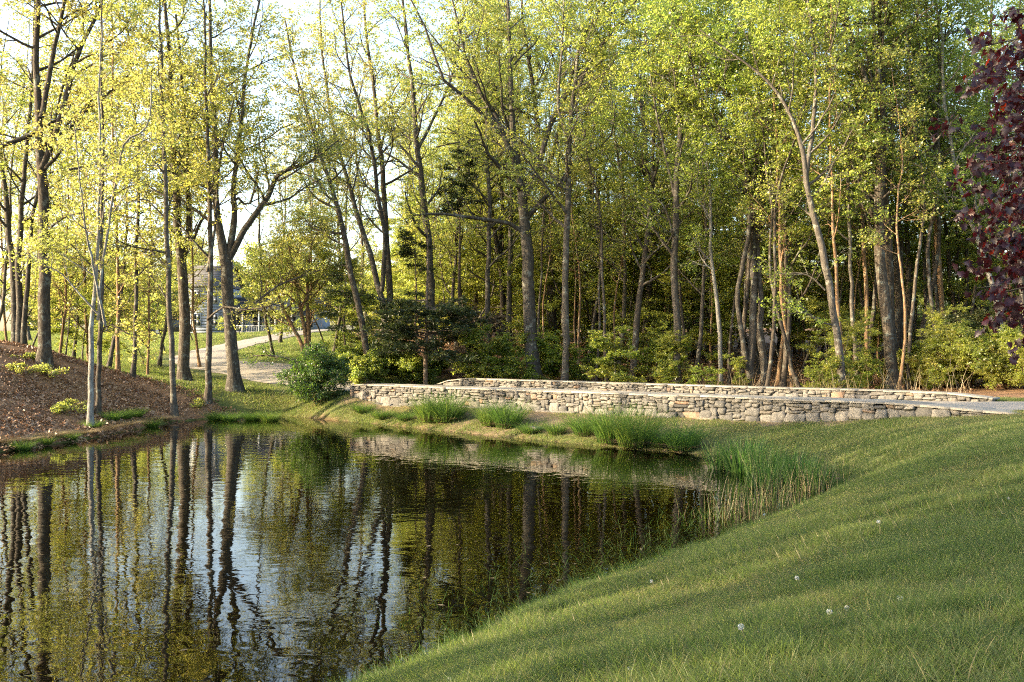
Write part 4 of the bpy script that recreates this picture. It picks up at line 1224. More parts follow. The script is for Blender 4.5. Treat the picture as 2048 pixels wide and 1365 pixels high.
for k, (px, Y, i, s) in enumerate([(-15, 57, 0, 1.0), (15, 64, 1, 1.0), (118, 58, 1, 1.0), (146, 66, 0, 1.0), (216, 57, 0, 1.05), (296, 58, 1, .9), (318, 66, 0, 1.05), (548, 70, 0, 1.05), (668, 72, 0, 1.1), (82, 62, 1, 1.0), (180, 61, 1, 1.1), (400, 66, 1, 1.1), (610, 70, 1, 1.0)]):
    p = at(px, 700, Y)
    place_tree("veil_tree", "thin sunlit tree on the lawn behind the bank trees, %s such tree from the left" % ORD[sorted(VX).index(px)], "tree", "thin sunlit trees behind the left bank",
               (p[0], Y, gz1(p[0], Y) - 0.08), rw.uniform(0, 6.28), s, *THIN[i])
# trees along the far edge of the lawn
LE = []; LEX = [-40, 60, 150, 215, 285, 345, 450, 520, 585, 640, 690, 740, 560, 10, -80, 300, 400, 90]
for k, (px, Y, i, s) in enumerate([(-40, 75, 5, 1.0), (60, 95, 5, .8), (150, 125, 0, 0.62), (215, 128, 5, .55), (285, 127, 0, .5), (345, 130, 1, 0.5), (450, 136, 0, .52), (520, 140, 5, 0.5), (585, 133, 1, .55),
                                  (640, 128, 0, .8), (690, 104, 5, .95), (740, 92, 5, 1.0), (560, 88, 5, 0.75), (10, 120, 0, .7), (-80, 110, 5, .8), (300, 150, 0, 0.6), (400, 150, 5, .6), (90, 145, 0, 0.6)]):
    p = at(px, 700, Y); LE.append(px); rank = ORD[sorted(LEX).index(px)]
    place_tree("lawn_edge_tree", "yellow-green tree along the far side of the lawn, %s from the left in that row" % rank, "tree", "trees along the far side of the lawn",
               (p[0], Y, gz1(p[0], Y) - 0.1), rw.uniform(0, 6.28), s, *WOOD[i])
# trees on the left shore beyond the frame edge; their shade falls over the pond and lawn
for k, (x, y, i, s) in enumerate([(-24.5, 33, 5, 1.0), (-29, 25, 0, 1.0), (-25.5, 17, 2, .95), (-31, 11, 1, 1.0), (-26, 5, 2, 1.0), (-23.5, 27.5, 0, 0.85), (-27, 13, 2, 0.9), (-31, 19.5, 2, 1.0), (-34, 27, 0, 1.0), (-24, 0, 2, .9), (-36, 20, 0, 1.05), (-40, 8, 1, 1), (-44, 16, 2, 1.05), (-33, 1, 2, 1.0), (-24, 10, 0, 0.9), (-29, 15, 2, 1.0), (-24.5, 22, 5, .9), (-36, 4, 0, 1.0), (-25, -2, 1, 0.95), (-30, -7, 2, 1.0), (-39, 24, 2, 1.0), (-48, 9, 0, 1.0), (-47, 22, 1, 1.0), (-45, 0, 0, 1.0), (-22, -8, 0, 0.9), (-23.5, 4.5, 2, .85), (-27, -4, 0, 1.0), (-34.5, -3, 2, 1.0), (-29, 2, 0, 0.95), (-37, -9, 0, 1.0), (-30, 7, 2, 1.0)]):
    place_tree("shore_tree", "tree on the west shore of the pond shading the lawn", "tree", "trees along the west shore of the pond",
               (x, y, gz1(x, y) - 0.1), rw.uniform(0, 6.28), s, *WOOD[i])


# a belt of distant woodland that closes the view behind the wood and the house
def far_belt():
    rng = np.random.default_rng(83); T = []
    for i in range(4):
        m = MB(); n = 420
        c = rng.normal(0, 1, (n, 3)); c = unit(c) * (rng.random((n, 1)) ** 0.5) * np.array([1.5, 1.5, 1.1])
        P = np.stack([c, c + rng.normal(0, 0.2, (n, 3))], axis=1)
        V, Q, t = leaf_arrays(rng, P, 1, 0.34, 0.42, 0.0, 0.5, np.clip(rng.normal(0.45, 0.2, n), 0, 1))
        m.add(V, quads=Q, attr=t); T.append(bpy.data.objects.new("clump", m.mesh("clump", MATS["leaf_lime" if i % 2 else "leaf_gold"])))
    pts = []
    for k in range(210):
        u = rng.random()
        if u < 0.55: x = rng.uniform(-15, 95); y = rng.uniform(132, 165); H = rng.uniform(7, 12)
        else: x = rng.uniform(-130, -10); y = rng.uniform(165, 235); H = rng.uniform(11, 17)
        W = H * 0.27; zb = gz1(x, y)
        for j in range(26):
            d = unit(rng.normal(size=3)) * rng.random() ** 0.4
            pts.append((x + d[0] * W, y + d[1] * W, zb + H * 0.55 + d[2] * H * 0.52, H))
    pts = np.array(pts); n = len(pts); s_ = pts[:, 3] / 16 * rng.uniform(0.8, 1.4, n)
    scatter_object("far_wood", pts[:, :3], np.column_stack([np.zeros((n, 2)), rng.uniform(0, 6.28, n)]), np.column_stack([s_, s_, s_]), rng.integers(0, 4, n), T, "distant belt of spring woodland behind the house and the wood")


# ------------------------------------------------------------------ conifers
def conifer(seed, H, r0, zlo, zhi, wlo, whi, nb, leafm, leaves=16, droop=-0.02, size=0.15, bark="bark_pine"):
    rng = np.random.default_rng(seed)
    tb = MB(); lb = MB()
    z = np.linspace(0, H, 10); P = np.column_stack([np.cumsum(rng.normal(0, 0.03, 10)), np.cumsum(rng.normal(0, 0.03, 10)), z])
    tubes(tb, P[None], (r0 * np.linspace(1, 0.12, 10))[None], 8)
    t = np.sort(rng.random(nb)); zz = zlo + (zhi - zlo) * t
    a = rng.uniform(0, 6.28, nb); L = (wlo + (whi - wlo) * t) * rng.uniform(0.7, 1.15, nb)
    n = 8
    d = np.column_stack([np.cos(a), np.sin(a), rng.normal(0.08, 0.1, nb)])
    p0 = np.column_stack([np.interp(zz, z, P[:, 0]), np.interp(zz, z, P[:, 1]), zz]); pts = [p0]
    for i in range(n - 1):
        d = unit(d + rng.normal(0, 0.07, (nb, 3)) + np.array([0, 0, droop + 0.02 * (i > 4)])); pts.append(pts[-1] + d * (L / (n - 1))[:, None])
    P1 = np.stack(pts, axis=1); R1 = (0.012 + 0.010 * L)[:, None] * np.linspace(1, 0.3, n)
    tubes(tb, P1, R1, 5)
    P2, R2 = grow(rng, P1, R1, 9, 0.2, 1.0, 0.9, 55, 0.5, 5, 0.0, 0.12, 0.5, 0.75)
    tubes(tb, P2, R2, 3)
    P3, R3 = grow(rng, P2, R2, 5, 0.1, 1.0, 0.38, 45, 0.5, 3, 0.03, 0.15, 0.3, 0.6, 0.002)
    V, Q, T = leaf_arrays(rng, P3, leaves, size, 0.17, 0.035, 0.4, None, 0.02, 0.0)
    lb.add(V, quads=Q, attr=T)
    return tb.mesh("trunk", MATS[bark], smooth=True, attr=False), lb.mesh("crown", MATS[leafm])


def put(px, Y, dz=0.06):
    x = (px - 1024) / F * Y; return (x, Y, gz1(x, Y) - dz)


c1 = conifer(700, 8.6, 0.15, 1.9, 5.3, 3.5, 2.6, 46, "needle", 15, size=0.18)
place_tree("conifer", "dark spreading conifer with bare lower trunk behind the left end of the causeway", "conifer", None, put(851, 56), 0.4, 1, *c1)
c2 = conifer(701, 14.5, 0.15, 10.0, 14.3, 2.2, 0.5, 26, "needle", 13)
place_tree("conifer", "tall slim conifer with its dark needles only near the top", "conifer", None, put(919, 68), 0.2, 1, *c2)
c3 = conifer(702, 7.0, 0.08, 1.5, 6.6, 2.2, 0.5, 16, "needle", 11)
place_tree("conifer", "small dark conifer among the leaning trunks left of the spreading one", "conifer", None, put(690, 63), 0.9, 1, *c3)
c4 = conifer(703, 8.8, 0.09, 4.8, 8.6, 1.4, 0.4, 11, "needle", 11)
place_tree("conifer", "thin ragged conifer close behind the spreading dark one", "conifer", None, put(832, 62), 1.9, 1, *c4)
c5 = conifer(704, 4.2, 0.08, 0.5, 4.0, 2.6, 1.2, 30, "needle_dead", 10, droop=-0.09, size=0.16)
place_tree("withered_spruce", "withered grey-brown spruce with drooping boughs behind the far parapet", "conifer", None, put(958, 62), 0.3, 1.0, *c5)

# ------------------------------------------------------------------ shrubs
def shrub(seed, H, W, leafm, nst=14, leaves=26, size=0.065, bark="bark_tan", lean=0.0, n2=6, n3=5):
    rng = np.random.default_rng(seed); S = []
    for i in range(nst):
        a = rng.uniform(0, 6.28); sp_ = abs(rng.normal(0, 0.5)); ww = W * 0.5 * min(1, sp_ + 0.15)
        h = H * (1 - 0.45 * min(1, sp_)) * rng.uniform(0.8, 1.0)
        S.append((np.array([[math.cos(a) * 0.1, math.sin(a) * 0.1, 0], [math.cos(a) * ww * 0.35, math.sin(a) * ww * 0.35, h * 0.45], [math.cos(a) * ww * 0.75 + lean, math.sin(a) * ww * 0.75, h * 0.8], [math.cos(a) * ww + lean, math.sin(a) * ww, h * 0.92]]),
                  np.array([0.03, 0.022, 0.014, 0.006])))
    return tree_parts(rng, S, bark, leafm, dict(n1=6, t0=0.15, L1=H * 0.35, n2=n2, L2=H * 0.2, n3=n3, L3=H * 0.12, leaves=leaves, size=size, flat=0.2, trop1=0.03, jit=0.06, lflat=0.35, bare=0.02))


def place_shrub(name, label, group, loc, rz, sc, ms):
    return place_tree(name, label, "shrub", group, loc, rz, sc, *ms, tn="stems", cn="foliage")


b1 = shrub(800, 3.4, 3.4, "leaf_deep", 15, 12, 0.095)
p = put(636, 49.6)
place_shrub("bush", "rounded dark green bush at the pond edge beside the left end of the near parapet", None, p, 0, 0.88, b1)
hero("low arching branchlet of a shrub reaching over the lawn left of the dark green bush", "arching_shrub", 50.5, [[(640, 800, 7), (618, 745, 6), (590, 722, 5), (545, 712, 4), (505, 712, 2)]], "bark_oak", "leaf_deep",
     dict(n1=7, t0=0.35, L1=0.9, n2=4, L2=0.45, n3=4, L3=0.3, leaves=6, size=0.09, flat=0.4), seed=90)
b2 = shrub(801, 2.9, 4.8, "leaf_shrub", 20, 18, 0.09)
b3 = shrub(802, 2.4, 4.2, "leaf_shrub", 18, 18, 0.09)
b4 = shrub(803, 3.6, 3.0, "leaf_olive_willow", 12, 14, 0.095)
for k, (px, Y, ms, sc, lab) in enumerate([(1860, 47, b3, 0.9, "left-hand low mound of the yellow-green thicket beyond the far parapet"), (1935, 46, b2, 1.05, "middle mound of the yellow-green thicket, its highest part"),
                                          (2010, 44.5, b2, 1.0, "yellow-green thicket mound below the purple maple"), (2070, 43, b3, 1.15, "thicket mound cut off by the frame right of the purple maple"), (1800, 49, b3, 0.75, "small low shrub at the foot of the thick dark trunk"),
                                          (1900, 50, b4, 1.0, "pale grey-green upright shrub at the back of the thicket"), (1985, 50, b4, 1.1, "grey-green upright shrub behind the purple maple's lowest leaves"), (1960, 52, b3, 1.3, "shrub at the back of the thicket in the shade of the wood")]):
    place_shrub("thicket_shrub", lab, "shrubs of the thicket beyond the far parapet", put(px, Y), k * 1.3, sc, ms)
b5 = shrub(804, 2.4, 3.6, "leaf_green", 13, 14, 0.11)
b6 = shrub(805, 1.7, 3.0, "leaf_deep", 12, 13, 0.105)
rs = np.random.default_rng(66)
for k in range(28):
    t = rs.uniform(0.0, 0.42) if k < 18 else rs.uniform(0.42, 0.85); off = rs.uniform(1.6, 9.5)
    q = along(FW0, FW1, t, off)
    if q[0] < -3.5: continue
    place_tree("understory_shrub", "low shrub with layered sprays in the shade right behind the far parapet", "shrub", "low layered shrubs behind the far parapet", (q[0], q[1], gz1(*q) - 0.05), rs.uniform(0, 6.28), rs.uniform(0.28, 0.5) if k < 18 else rs.uniform(0.16, 0.3), *SAPD[k % 2], tn="stems", cn="foliage")
BSX = [700, 735, 770, 805, 740, 690, 825, 880]
for px, Y in [(700, 57), (735, 56), (770, 59), (805, 60), (740, 62), (690, 61), (825, 57), (880, 61)]:
    place_shrub("bank_shrub", "low leafy shrub on the sunny bank by the spreading conifer, %s from the left" % ORD[sorted(BSX).index(px)], "shrubs on the bank left of the conifer", put(px, Y), rs.uniform(0, 6.28), rs.uniform(0.6, 0.9), b5)
b7 = shrub(806, 0.6, 3.0, "leaf_lime", 9, 2, 0.085, n2=4, n3=3)
for k, (px, Y, s, lab) in enumerate([(95, 44.5, 1.0, "leafy seedling patch in front of the forked tree on the mound"), (40, 43.5, .8, "leafy seedling patch at the left end of the mound crest"), (120, 40, .8, "seedling patch halfway down the leaf mound"), (135, 41.5, .6, "small seedling sprig above the mid-slope patch"), (60, 46, 0.7, "seedling patch just behind the mound crest"), (400, 48.6, .8, "seedling tuft at the foot of the thin dark tree")]):
    place_shrub("seedling_patch", lab, "seedlings on the leaf mound", put(px, Y), k * 1.1, s, b7)

# ------------------------------------------------------------------ grass blades, tussocks, irises, reeds
def blades(rng, base, h, w, lean, curve, segs=3, tint=None, az=None, twist=True):
    """base (n,3), h (n), w (n): tapering bent strips"""
    n = len(base)
    az = rng.uniform(0, 6.28, n) if az is None else az
    d = np.column_stack([np.cos(az), np.sin(az), np.zeros(n)])
    fa = rng.uniform(0, 6.28, n) if twist else az + np.pi / 2
    s = np.column_stack([np.cos(fa), np.sin(fa), np.zeros(n)])
    V = []
    for k in range(segs + 1):
        t = k / segs
        p = base + d * (h * (lean * t + curve * t * t))[:, None]
        p[:, 2] += h * (t - 0.5 * np.minimum(curve, 1.2) * t * t)
        ww = w * (1 - t) ** 0.7 * (1 if k < segs else 0)
        if k < segs: V += [p - s * ww[:, None], p + s * ww[:, None]]
        else: V += [p]
    m = 2 * segs + 1
    V = np.stack(V, axis=1).reshape(-1, 3)
    o = (np.arange(n) * m)[:, None]
    Q = np.concatenate([o + np.array([[2 * k, 2 * k + 1, 2 * k + 3, 2 * k + 2]]) for k in range(segs - 1)]) if segs > 1 else None
    T = o + np.array([[2 * segs - 2, 2 * segs - 1, 2 * segs]])
    tint = np.clip(rng.normal(0.45, 0.2, n), 0, 1) if tint is None else tint
    return V, Q, T, np.repeat(tint, m)


def tuft_mesh(seed, n, rad, h, w, mat, lean=(0.1, 0.5), curve=(0.1, 0.6), segs=3, spread=None, dry=0.0):
    rng = np.random.default_rng(seed)
    r = rad * np.sqrt(rng.random(n)); a = rng.uniform(0, 6.28, n)
    b = np.column_stack([r * np.cos(a), r * np.sin(a), np.zeros(n)])
    hh = h * rng.uniform(0.55, 1.15, n)
    az = np.where(rng.random(n) < 0.75, a, rng.uniform(0, 6.28, n)) if spread else None
    ti = np.clip(rng.normal(0.42, 0.18, n), 0, 1)
    if dry: ti = np.where(rng.random(n) < dry, rng.uniform(0.8, 1, n), ti)
    V, Q, T, tt = blades(rng, b, hh, w * rng.uniform(0.6, 1.2, n), rng.uniform(*lean, n), rng.uniform(*curve, n), segs, ti, az)
    mb = MB(); mb.add(V, Q, T, tt)
    return mb.mesh("blades", MATS[mat])


def scatter_object(name, points, rots, scales, idx, templates, label, kind="stuff"):
    me = bpy.data.meshes.new(name)
    me.vertices.add(len(points)); me.vertices.foreach_set("co", np.asarray(points, np.float32).ravel())
    a = me.attributes.new("rot", 'FLOAT_VECTOR', 'POINT'); a.data.foreach_set("vector", np.asarray(rots, np.float32).ravel())
    a = me.attributes.new("scl", 'FLOAT_VECTOR', 'POINT'); a.data.foreach_set("vector", np.asarray(scales, np.float32).ravel())
    a = me.attributes.new("idx", 'INT', 'POINT'); a.data.foreach_set("value", np.asarray(idx, np.int32))
    o = mesh_obj(name, me); tag(o, label, None, None, kind)
    ng = bpy.data.node_groups.new(name, 'GeometryNodeTree')
    ng.interface.new_socket(name="Geometry", in_out='INPUT', socket_type='NodeSocketGeometry')
    ng.interface.new_socket(name="Geometry", in_out='OUTPUT', socket_type='NodeSocketGeometry')
    gi = ng.nodes.new("NodeGroupInput"); go = ng.nodes.new("NodeGroupOutput")
    jn = ng.nodes.new("GeometryNodeJoinGeometry")
    for t in templates:
        oi = ng.nodes.new("GeometryNodeObjectInfo"); oi.inputs[0].default_value = t; oi.inputs["As Instance"].default_value = True
        ng.links.new(oi.outputs["Geometry"], jn.inputs[0])
    ip = ng.nodes.new("GeometryNodeInstanceOnPoints")
    ip.inputs["Pick Instance"].default_value = True
    def attr(nm, dt):
        n = ng.nodes.new("GeometryNodeInputNamedAttribute"); n.data_type = dt; n.inputs["Name"].default_value = nm
        return [s for s in n.outputs if s.enabled and s.name == "Attribute"][0]
    ng.links.new(gi.outputs[0], ip.inputs["Points"]); ng.links.new(jn.outputs[0], ip.inputs["Instance"])
    ng.links.new(attr("idx", 'INT'), ip.inputs["Instance Index"])
    e2r = ng.nodes.new("FunctionNodeEulerToRotation"); ng.links.new(attr("rot", 'FLOAT_VECTOR'), e2r.inputs[0])
    ng.links.new(e2r.outputs[0], ip.inputs["Rotation"]); ng.links.new(attr("scl", 'FLOAT_VECTOR'), ip.inputs["Scale"])
    ng.links.new(ip.outputs[0], go.inputs[0])
    md = o.modifiers.new("scatter", 'NODES'); md.node_group = ng
    return o


def template(name, me): return bpy.data.objects.new(name, me)


def lawn_patch(seed, n, size, h, w, segs=2, dry=0.1, mu=0.42):
    rng = np.random.default_rng(seed)
    b = np.column_stack([rng.uniform(-size / 2, size / 2, (n, 2)), np.full(n, -0.01)])
    hh = h * rng.uniform(0.45, 1.25, n)
    ti = np.clip(rng.normal(mu, 0.2, n), 0, 1); ti = np.where(rng.random(n) < dry, rng.uniform(0.8, 1.0, n), ti)
    V, Q, T, tt = blades(rng, b, hh, w * rng.uniform(0.6, 1.2, n), rng.uniform(0.05, 0.7, n), rng.uniform(0.1, 0.9, n), segs, ti)
    mb = MB(); mb.add(V, Q, T, tt)
    return mb.mesh("lawn_grass", MATS["grass_blade"])


def slope_rot(x, y, rz):
    e = 0.25
    dx = (gz(x + e, y) - gz(x - e, y)) / (2 * e); dy = (gz(x, y + e) - gz(x, y - e)) / (2 * e)
    # small tilt in world axes followed by spin handled by euler XYZ: approximate by tilting only
    return np.column_stack([np.arctan(dy), -np.arctan(dx), np.zeros_like(rz)])


def lawn(name, label, region, n, templ, sc, seed, shore_lo=0.05):
    rng = np.random.default_rng(seed)
    x = rng.uniform(region[0], region[1], n); y = rng.uniform(region[2], region[3], n)
    sd = poly_sd(x, y); l, b, bd = zones(x, y, sd); dd = drive_d(x, y)
    s = (x - NW0[0]) * n_nw[0] + (y - NW0[1]) * n_nw[1]; t = ((x - NW0[0]) * u_nw[0] + (y - NW0[1]) * u_nw[1])
    onwall = (s > -0.12) & (s < 1.6) & (t > -0.3) & (t < 25.5)
    s2 = (x - FW0[0]) * n_fw[0] + (y - FW0[1]) * n_fw[1]; t2 = ((x - FW0[0]) * u_fw[0] + (y - FW0[1]) * u_fw[1])
    onwall |= (s2 > -0.2) & (s2 < 1.0) & (t2 > -0.3) & (t2 < 29)
    onbridge = (s > -0.1) & (s2 < 0.5) & (t > -0.5) & (t < 24)
    keep = (sd > shore_lo) & (l < 0.45) & (rng.random(n) > b * 0.95) & (dd > 3.3) & ~onwall & ~onbridge & (np.abs(x) < 0.54 * y + 1.2)
    x, y = x[keep], y[keep]; m = len(x)
    rz = rng.uniform(0, 6.28, m)
    P = np.column_stack([x, y, gz(x, y)])
    tall = np.clip(1 + 0.45 * hnoise(x, y, 1.3, 9) + 0.3 * hnoise(x, y, 4.0, 10), 0.45, 1.9)
    S = np.column_stack([np.full(m, sc) * rng.uniform(0.85, 1.2, m)] * 2 + [sc * tall * rng.uniform(0.8, 1.2, m)])
    R = slope_rot(x, y, rz)
    nt_ = len(templ); dryness = hnoise(x, y, 0.8, 21) + 0.6 * hnoise(x, y, 2.6, 22) + rng.normal(0, 0.22, m)
    half = nt_ // 2
    S[:, 2] *= np.where(dryness > 0.12, 0.72, 1.12)
    scatter_object(name, P, R, S, np.where(dryness > 0.12, half + rng.integers(0, nt_ - half, m), rng.integers(0, half, m)), templ, label)
    return m


TN = [template("lawn_patch", lawn_patch(900 + i, 270, 0.34, 0.15, 0.0040, 3, 0.05 if i >= 3 else 0.17, 0.32 if i >= 3 else 0.5)) for i in range(6)]
TM = [template("lawn_patch", lawn_patch(910 + i, 270, 0.5, 0.14, 0.0064, 2, 0.05 if i >= 3 else 0.17, 0.32 if i >= 3 else 0.5)) for i in range(6)]
TF = [template("lawn_patch", lawn_patch(920 + i, 260, 1.1, 0.11, 0.010, 1, 0.08 if i >= 2 else 0.36, 0.36 if i >= 2 else 0.66)) for i in range(4)]
TFF = [template("lawn_patch", lawn_patch(930 + i, 260, 2.4, 0.16, 0.02, 1, 0.1)) for i in range(4)]
print("lawn", lawn("lawn_grass", "mown lawn grass in the foreground", (-3, 6, 3.5, 9.5), 2600, TN, 1.0, 31),
      lawn("lawn_grass", "mown lawn grass on the slope beside the pond", (-2.5, 12, 9.3, 19), 2800, TM, 1.0, 32),
      lawn("lawn_grass", "lawn grass on the bank around the near parapet", (-13, 26, 18.5, 52), 7000, TF, 1.0, 33),
      lawn("lawn_grass", "sunny grass of the far lawn up to the house", (-60, -3, 50, 122), 5200, TFF, 1.0, 34, 0.6))


far_belt()


# longer fringe grass on the near shore
def fringe():
    rng = np.random.default_rng(41)
    seg = SHORE[19:33]
    P = []
    for i in range(len(seg) - 1):
        a, b = seg[i], seg[i + 1]; L = np.linalg.norm(b - a)
        n = int(L * 26)
        t = rng.random(n); q = a + (b - a) * t[:, None]
        nn = np.array([(b - a)[1], -(b - a)[0]]) / L
        q = q + nn * rng.normal(0.0, 0.16, n)[:, None]
        P.append(q)
    P = np.vstack(P)
    sd = poly_sd(P[:, 0], P[:, 1])
    flip = sd < -0.25
    z = np.maximum(gz(P[:, 0], P[:, 1]), -0.05)
    P = np.column_stack([P, z])[~flip]
    T = [template("fringe", tuft_mesh(940 + i, 26, 0.09, 0.24, 0.0035, "sedge", (0.1, 0.6), (0.1, 0.9), 3, True, 0.15)) for i in range(4)]
    m = len(P); s = rng.uniform(0.5, 1.2, m)
    scatter_object("shore_grass", P, np.column_stack([np.zeros((m, 2)), rng.uniform(0, 6.28, m)]), np.column_stack([s, s, s * rng.uniform(0.7, 1.2, m)]), rng.integers(0, 4, m), T, "longer grass fringing the near shore of the pond")


fringe()


# leaf litter flakes
def litter():
    rng = np.random.default_rng(51); T = []
    for i in range(4):
        n = 95
        b = np.column_stack([rng.uniform(-.6, .6, (n, 2)), rng.uniform(0.0, 0.05, n)])
        P = np.stack([b, b + rng.normal(0, 0.05, (n, 3)) * np.array([1, 1, 0.4])], axis=1)
        V, Q, t = leaf_arrays(rng, P, 1, 0.12, 0.3, 0.0, 1.0, rng.random(n), 0.0)
        mb = MB(); mb.add(V, quads=Q, attr=t); T.append(template("litter", mb.mesh("litter", MATS["litter_leaf"])))
    for nm, lab, reg, n in (("leaf_litter", "rust-brown fallen leaves covering the left bank", (-34, -12, 22, 55), 1500), ("leaf_litter", "fallen leaves on the floor of the wood", (-14, 45, 44, 84), 2600)):
        x = rng.uniform(reg[0], reg[1], n); y = rng.uniform(reg[2], reg[3], n)
        sd = poly_sd(x, y); l, b, bd = zones(x, y, sd)
        k = (l > 0.5) & (sd > 0.1) & (np.abs(x) < 0.56 * y + 2); x, y = x[k], y[k]; m = len(x)
        s = rng.uniform(0.85, 1.2, m)
        scatter_object(nm, np.column_stack([x, y, gz(x, y)]), slope_rot(x, y, x), np.column_stack([s, s, s]), rng.integers(0, 4, m), T, lab)


litter()

# sedge tussocks along the causeway bank
TUS = [tuft_mesh(950 + i, 620, 0.36, 0.92, 0.0075, "sedge", (0.05, 0.55), (0.1, 0.9), 4, True, 0.06) for i in range(3)]
TUSW = [tuft_mesh(960 + i, 260, 0.3, 0.32, 0.007, "straw", (0.3, 0.9), (0.8, 1.7), 4, True) for i in range(2)]


def tussock(px, py, s, label, hs=1.0, straw=True, group="sedge tussocks along the causeway bank"):
    x, y = shore(px, py); z = max(gz1(x, y), -0.02)
    e = empty("sedge_tussock", (x, y, z), RNG.uniform(0, 6.28), s * 1.12); tag(e, label, "sedge", group)
    o = mesh_obj("blades", TUS[RNG.integers(3)], e); o.scale = (1, 1, hs)
    if straw: mesh_obj("dead_skirt", TUSW[RNG.integers(2)], e)
    return e


for a in [(725, 842, 0.8, "leftmost low sedge tussock next to the dark green bush", .7), (765, 847, 0.8, "low sedge tussock second from the dark green bush", .7), (812, 852, .8, "low sedge tussock third from the dark green bush", .6),
          (862, 856, 1.25, "left half of the widest sedge clump below the parapet", 1.1), (895, 858, 1.35, "right half of the widest sedge clump below the parapet", 1.1), (985, 866, 1.1, "sedge tussock right of the widest clump", 1.0),
          (1015, 869, 1.15, "sedge tussock with a few pale blades, midway along the bank", 1.1), (1062, 876, .8, "low dark sedge tussock left of the round bright one", .6), (1112, 880, .7, "small round bright sedge tussock at mid bank", .9), (1172, 884, 1.0, "bushy sedge tussock left of the tallest grassy one", 1.0),
          (1225, 892, 1.3, "left part of the tallest grassy tussock below the parapet", 1.2), (1270, 897, 1.35, "right part of the tallest grassy tussock below the parapet", 1.15), (1325, 900, .9, "low sedge tussock between the tallest one and the round one", .7), (1366, 905, 1.1, "round dome-shaped sedge tussock left of the irises", 1.05)]:
    tussock(*a)
for k, (px, py, s, lab) in enumerate([(185, 858, .7, "grass tuft at the foot of the slim pale trunk"), (225, 846, .8, "left grass tuft of the trio behind the slim pale trunk"), (248, 842, .85, "middle grass tuft of the trio behind the slim pale trunk"), (272, 838, .8, "right grass tuft of the trio behind the slim pale trunk"),
                                      (303, 842, .75, "grass tuft left of the bank-tip tree"), (90, 880, .6, "grass tuft on the near part of the left bank"), (45, 888, .7, "leftmost grass tuft on the left bank"), (140, 872, .6, "grass tuft between the left bank edge and the slim pale trunk"), (432, 828, .9, "grass tuft by the thin dark tree at the bank tip"), (460, 830, .9, "grass tuft on the shore below the flared-base tree"), (505, 829, .9, "grass tuft on the shore left of the dark green bush"), (540, 830, 1.0, "grass tuft touching the left side of the dark green bush")]):
    x, y = shore(px, py + 14); 
    tussock(px, py + 12, s * 0.85, lab, 0.7, False, "grass tufts on the left shore")
# straw skirts hanging over the left bank edge
SK = [tuft_mesh(970 + i, 300, 0.25, 0.5, 0.008, "straw", (0.5, 1.0), (0.9, 1.9), 4, True) for i in range(3)]
rk = np.random.default_rng(9)
labs = ["dry overhanging grass skirt at the left frame edge of the bank", "second dry grass skirt along the left bank edge", "third dry grass skirt along the left bank edge", "dry grass skirt below the slim pale trunk", "dry grass skirt just past the slim pale trunk", "dry grass skirt below the trio of tufts", "dry grass skirt left of the bank-tip tree", "last dry grass skirt near the bank-tip tree"]
for k, (px, py) in enumerate([(10, 900), (65, 893), (118, 885), (182, 876), (222, 868), (262, 860), (305, 851), (335, 847)]):
    x, y = shore(px, py); x -= 0.25
    o = mesh_obj("dry_grass_skirt", SK[k % 3], None, (x, y, gz1(x, y) - 0.02)); o.rotation_euler = (0, 0, k * 1.7); o.scale = (1.25, 1.25, 0.8); o.location.z += 0.03
    tag(o, labs[k], "dry grass", "dry grass skirts on the left bank edge")

# irises
def iris_mesh(seed, n, rad):
    rng = np.random.default_rng(seed); mb = MB()
    r = rad * np.sqrt(rng.random(n)); a = rng.uniform(0, 6.28, n)
    b = np.column_stack([r * np.cos(a) * 1.3, r * np.sin(a), np.full(n, -0.1)])
    ti = np.clip(rng.normal(0.35, 0.18, n), 0, 1); ti = np.where(rng.random(n) < 0.07, 0.95, ti)
    V, Q, T, tt = blades(rng, b, rng.uniform(0.75, 1.25, n), rng.uniform(0.019, 0.031, n), rng.uniform(0.02, 0.3, n), rng.uniform(0.0, 0.28, n), 5, ti, np.where(rng.random(n) < .6, a, rng.uniform(0, 6.28, n)))
    mb.add(V, Q, T, tt)
    return mb.mesh("sword_leaves", MATS["iris_blade"])


IR = [iris_mesh(980 + i, 95, 0.34) for i in range(3)]
il = ["leftmost clump of tall sword-leaved irises standing in the shallows", "second clump of sword-leaved irises from the left", "middle clump of the sword-leaved irises, the fullest", "clump of irises right of the middle one", "iris clump near the dry reeds", "rightmost iris clump against the lawn bank", "front iris clump rising from open water", "back iris clump close to the bank"]
for k, (px, py, s) in enumerate([(1450, 938, 1.0), (1485, 944, 1.05), (1525, 950, 1.05), (1565, 958, 1.0), (1600, 966, .9), (1640, 975, 0.8), (1530, 975, 0.85), (1500, 930, 1.0)]):
    x, y = shore(px, py)
    o = mesh_obj("iris_clump", IR[k % 3], None, (x, y, max(gz1(x, y), -0.05))); o.rotation_euler = (0, 0, k * 2.1); o.scale = (s, s, s * 0.95)
    tag(o, il[k], "iris", "irises in the shallows")


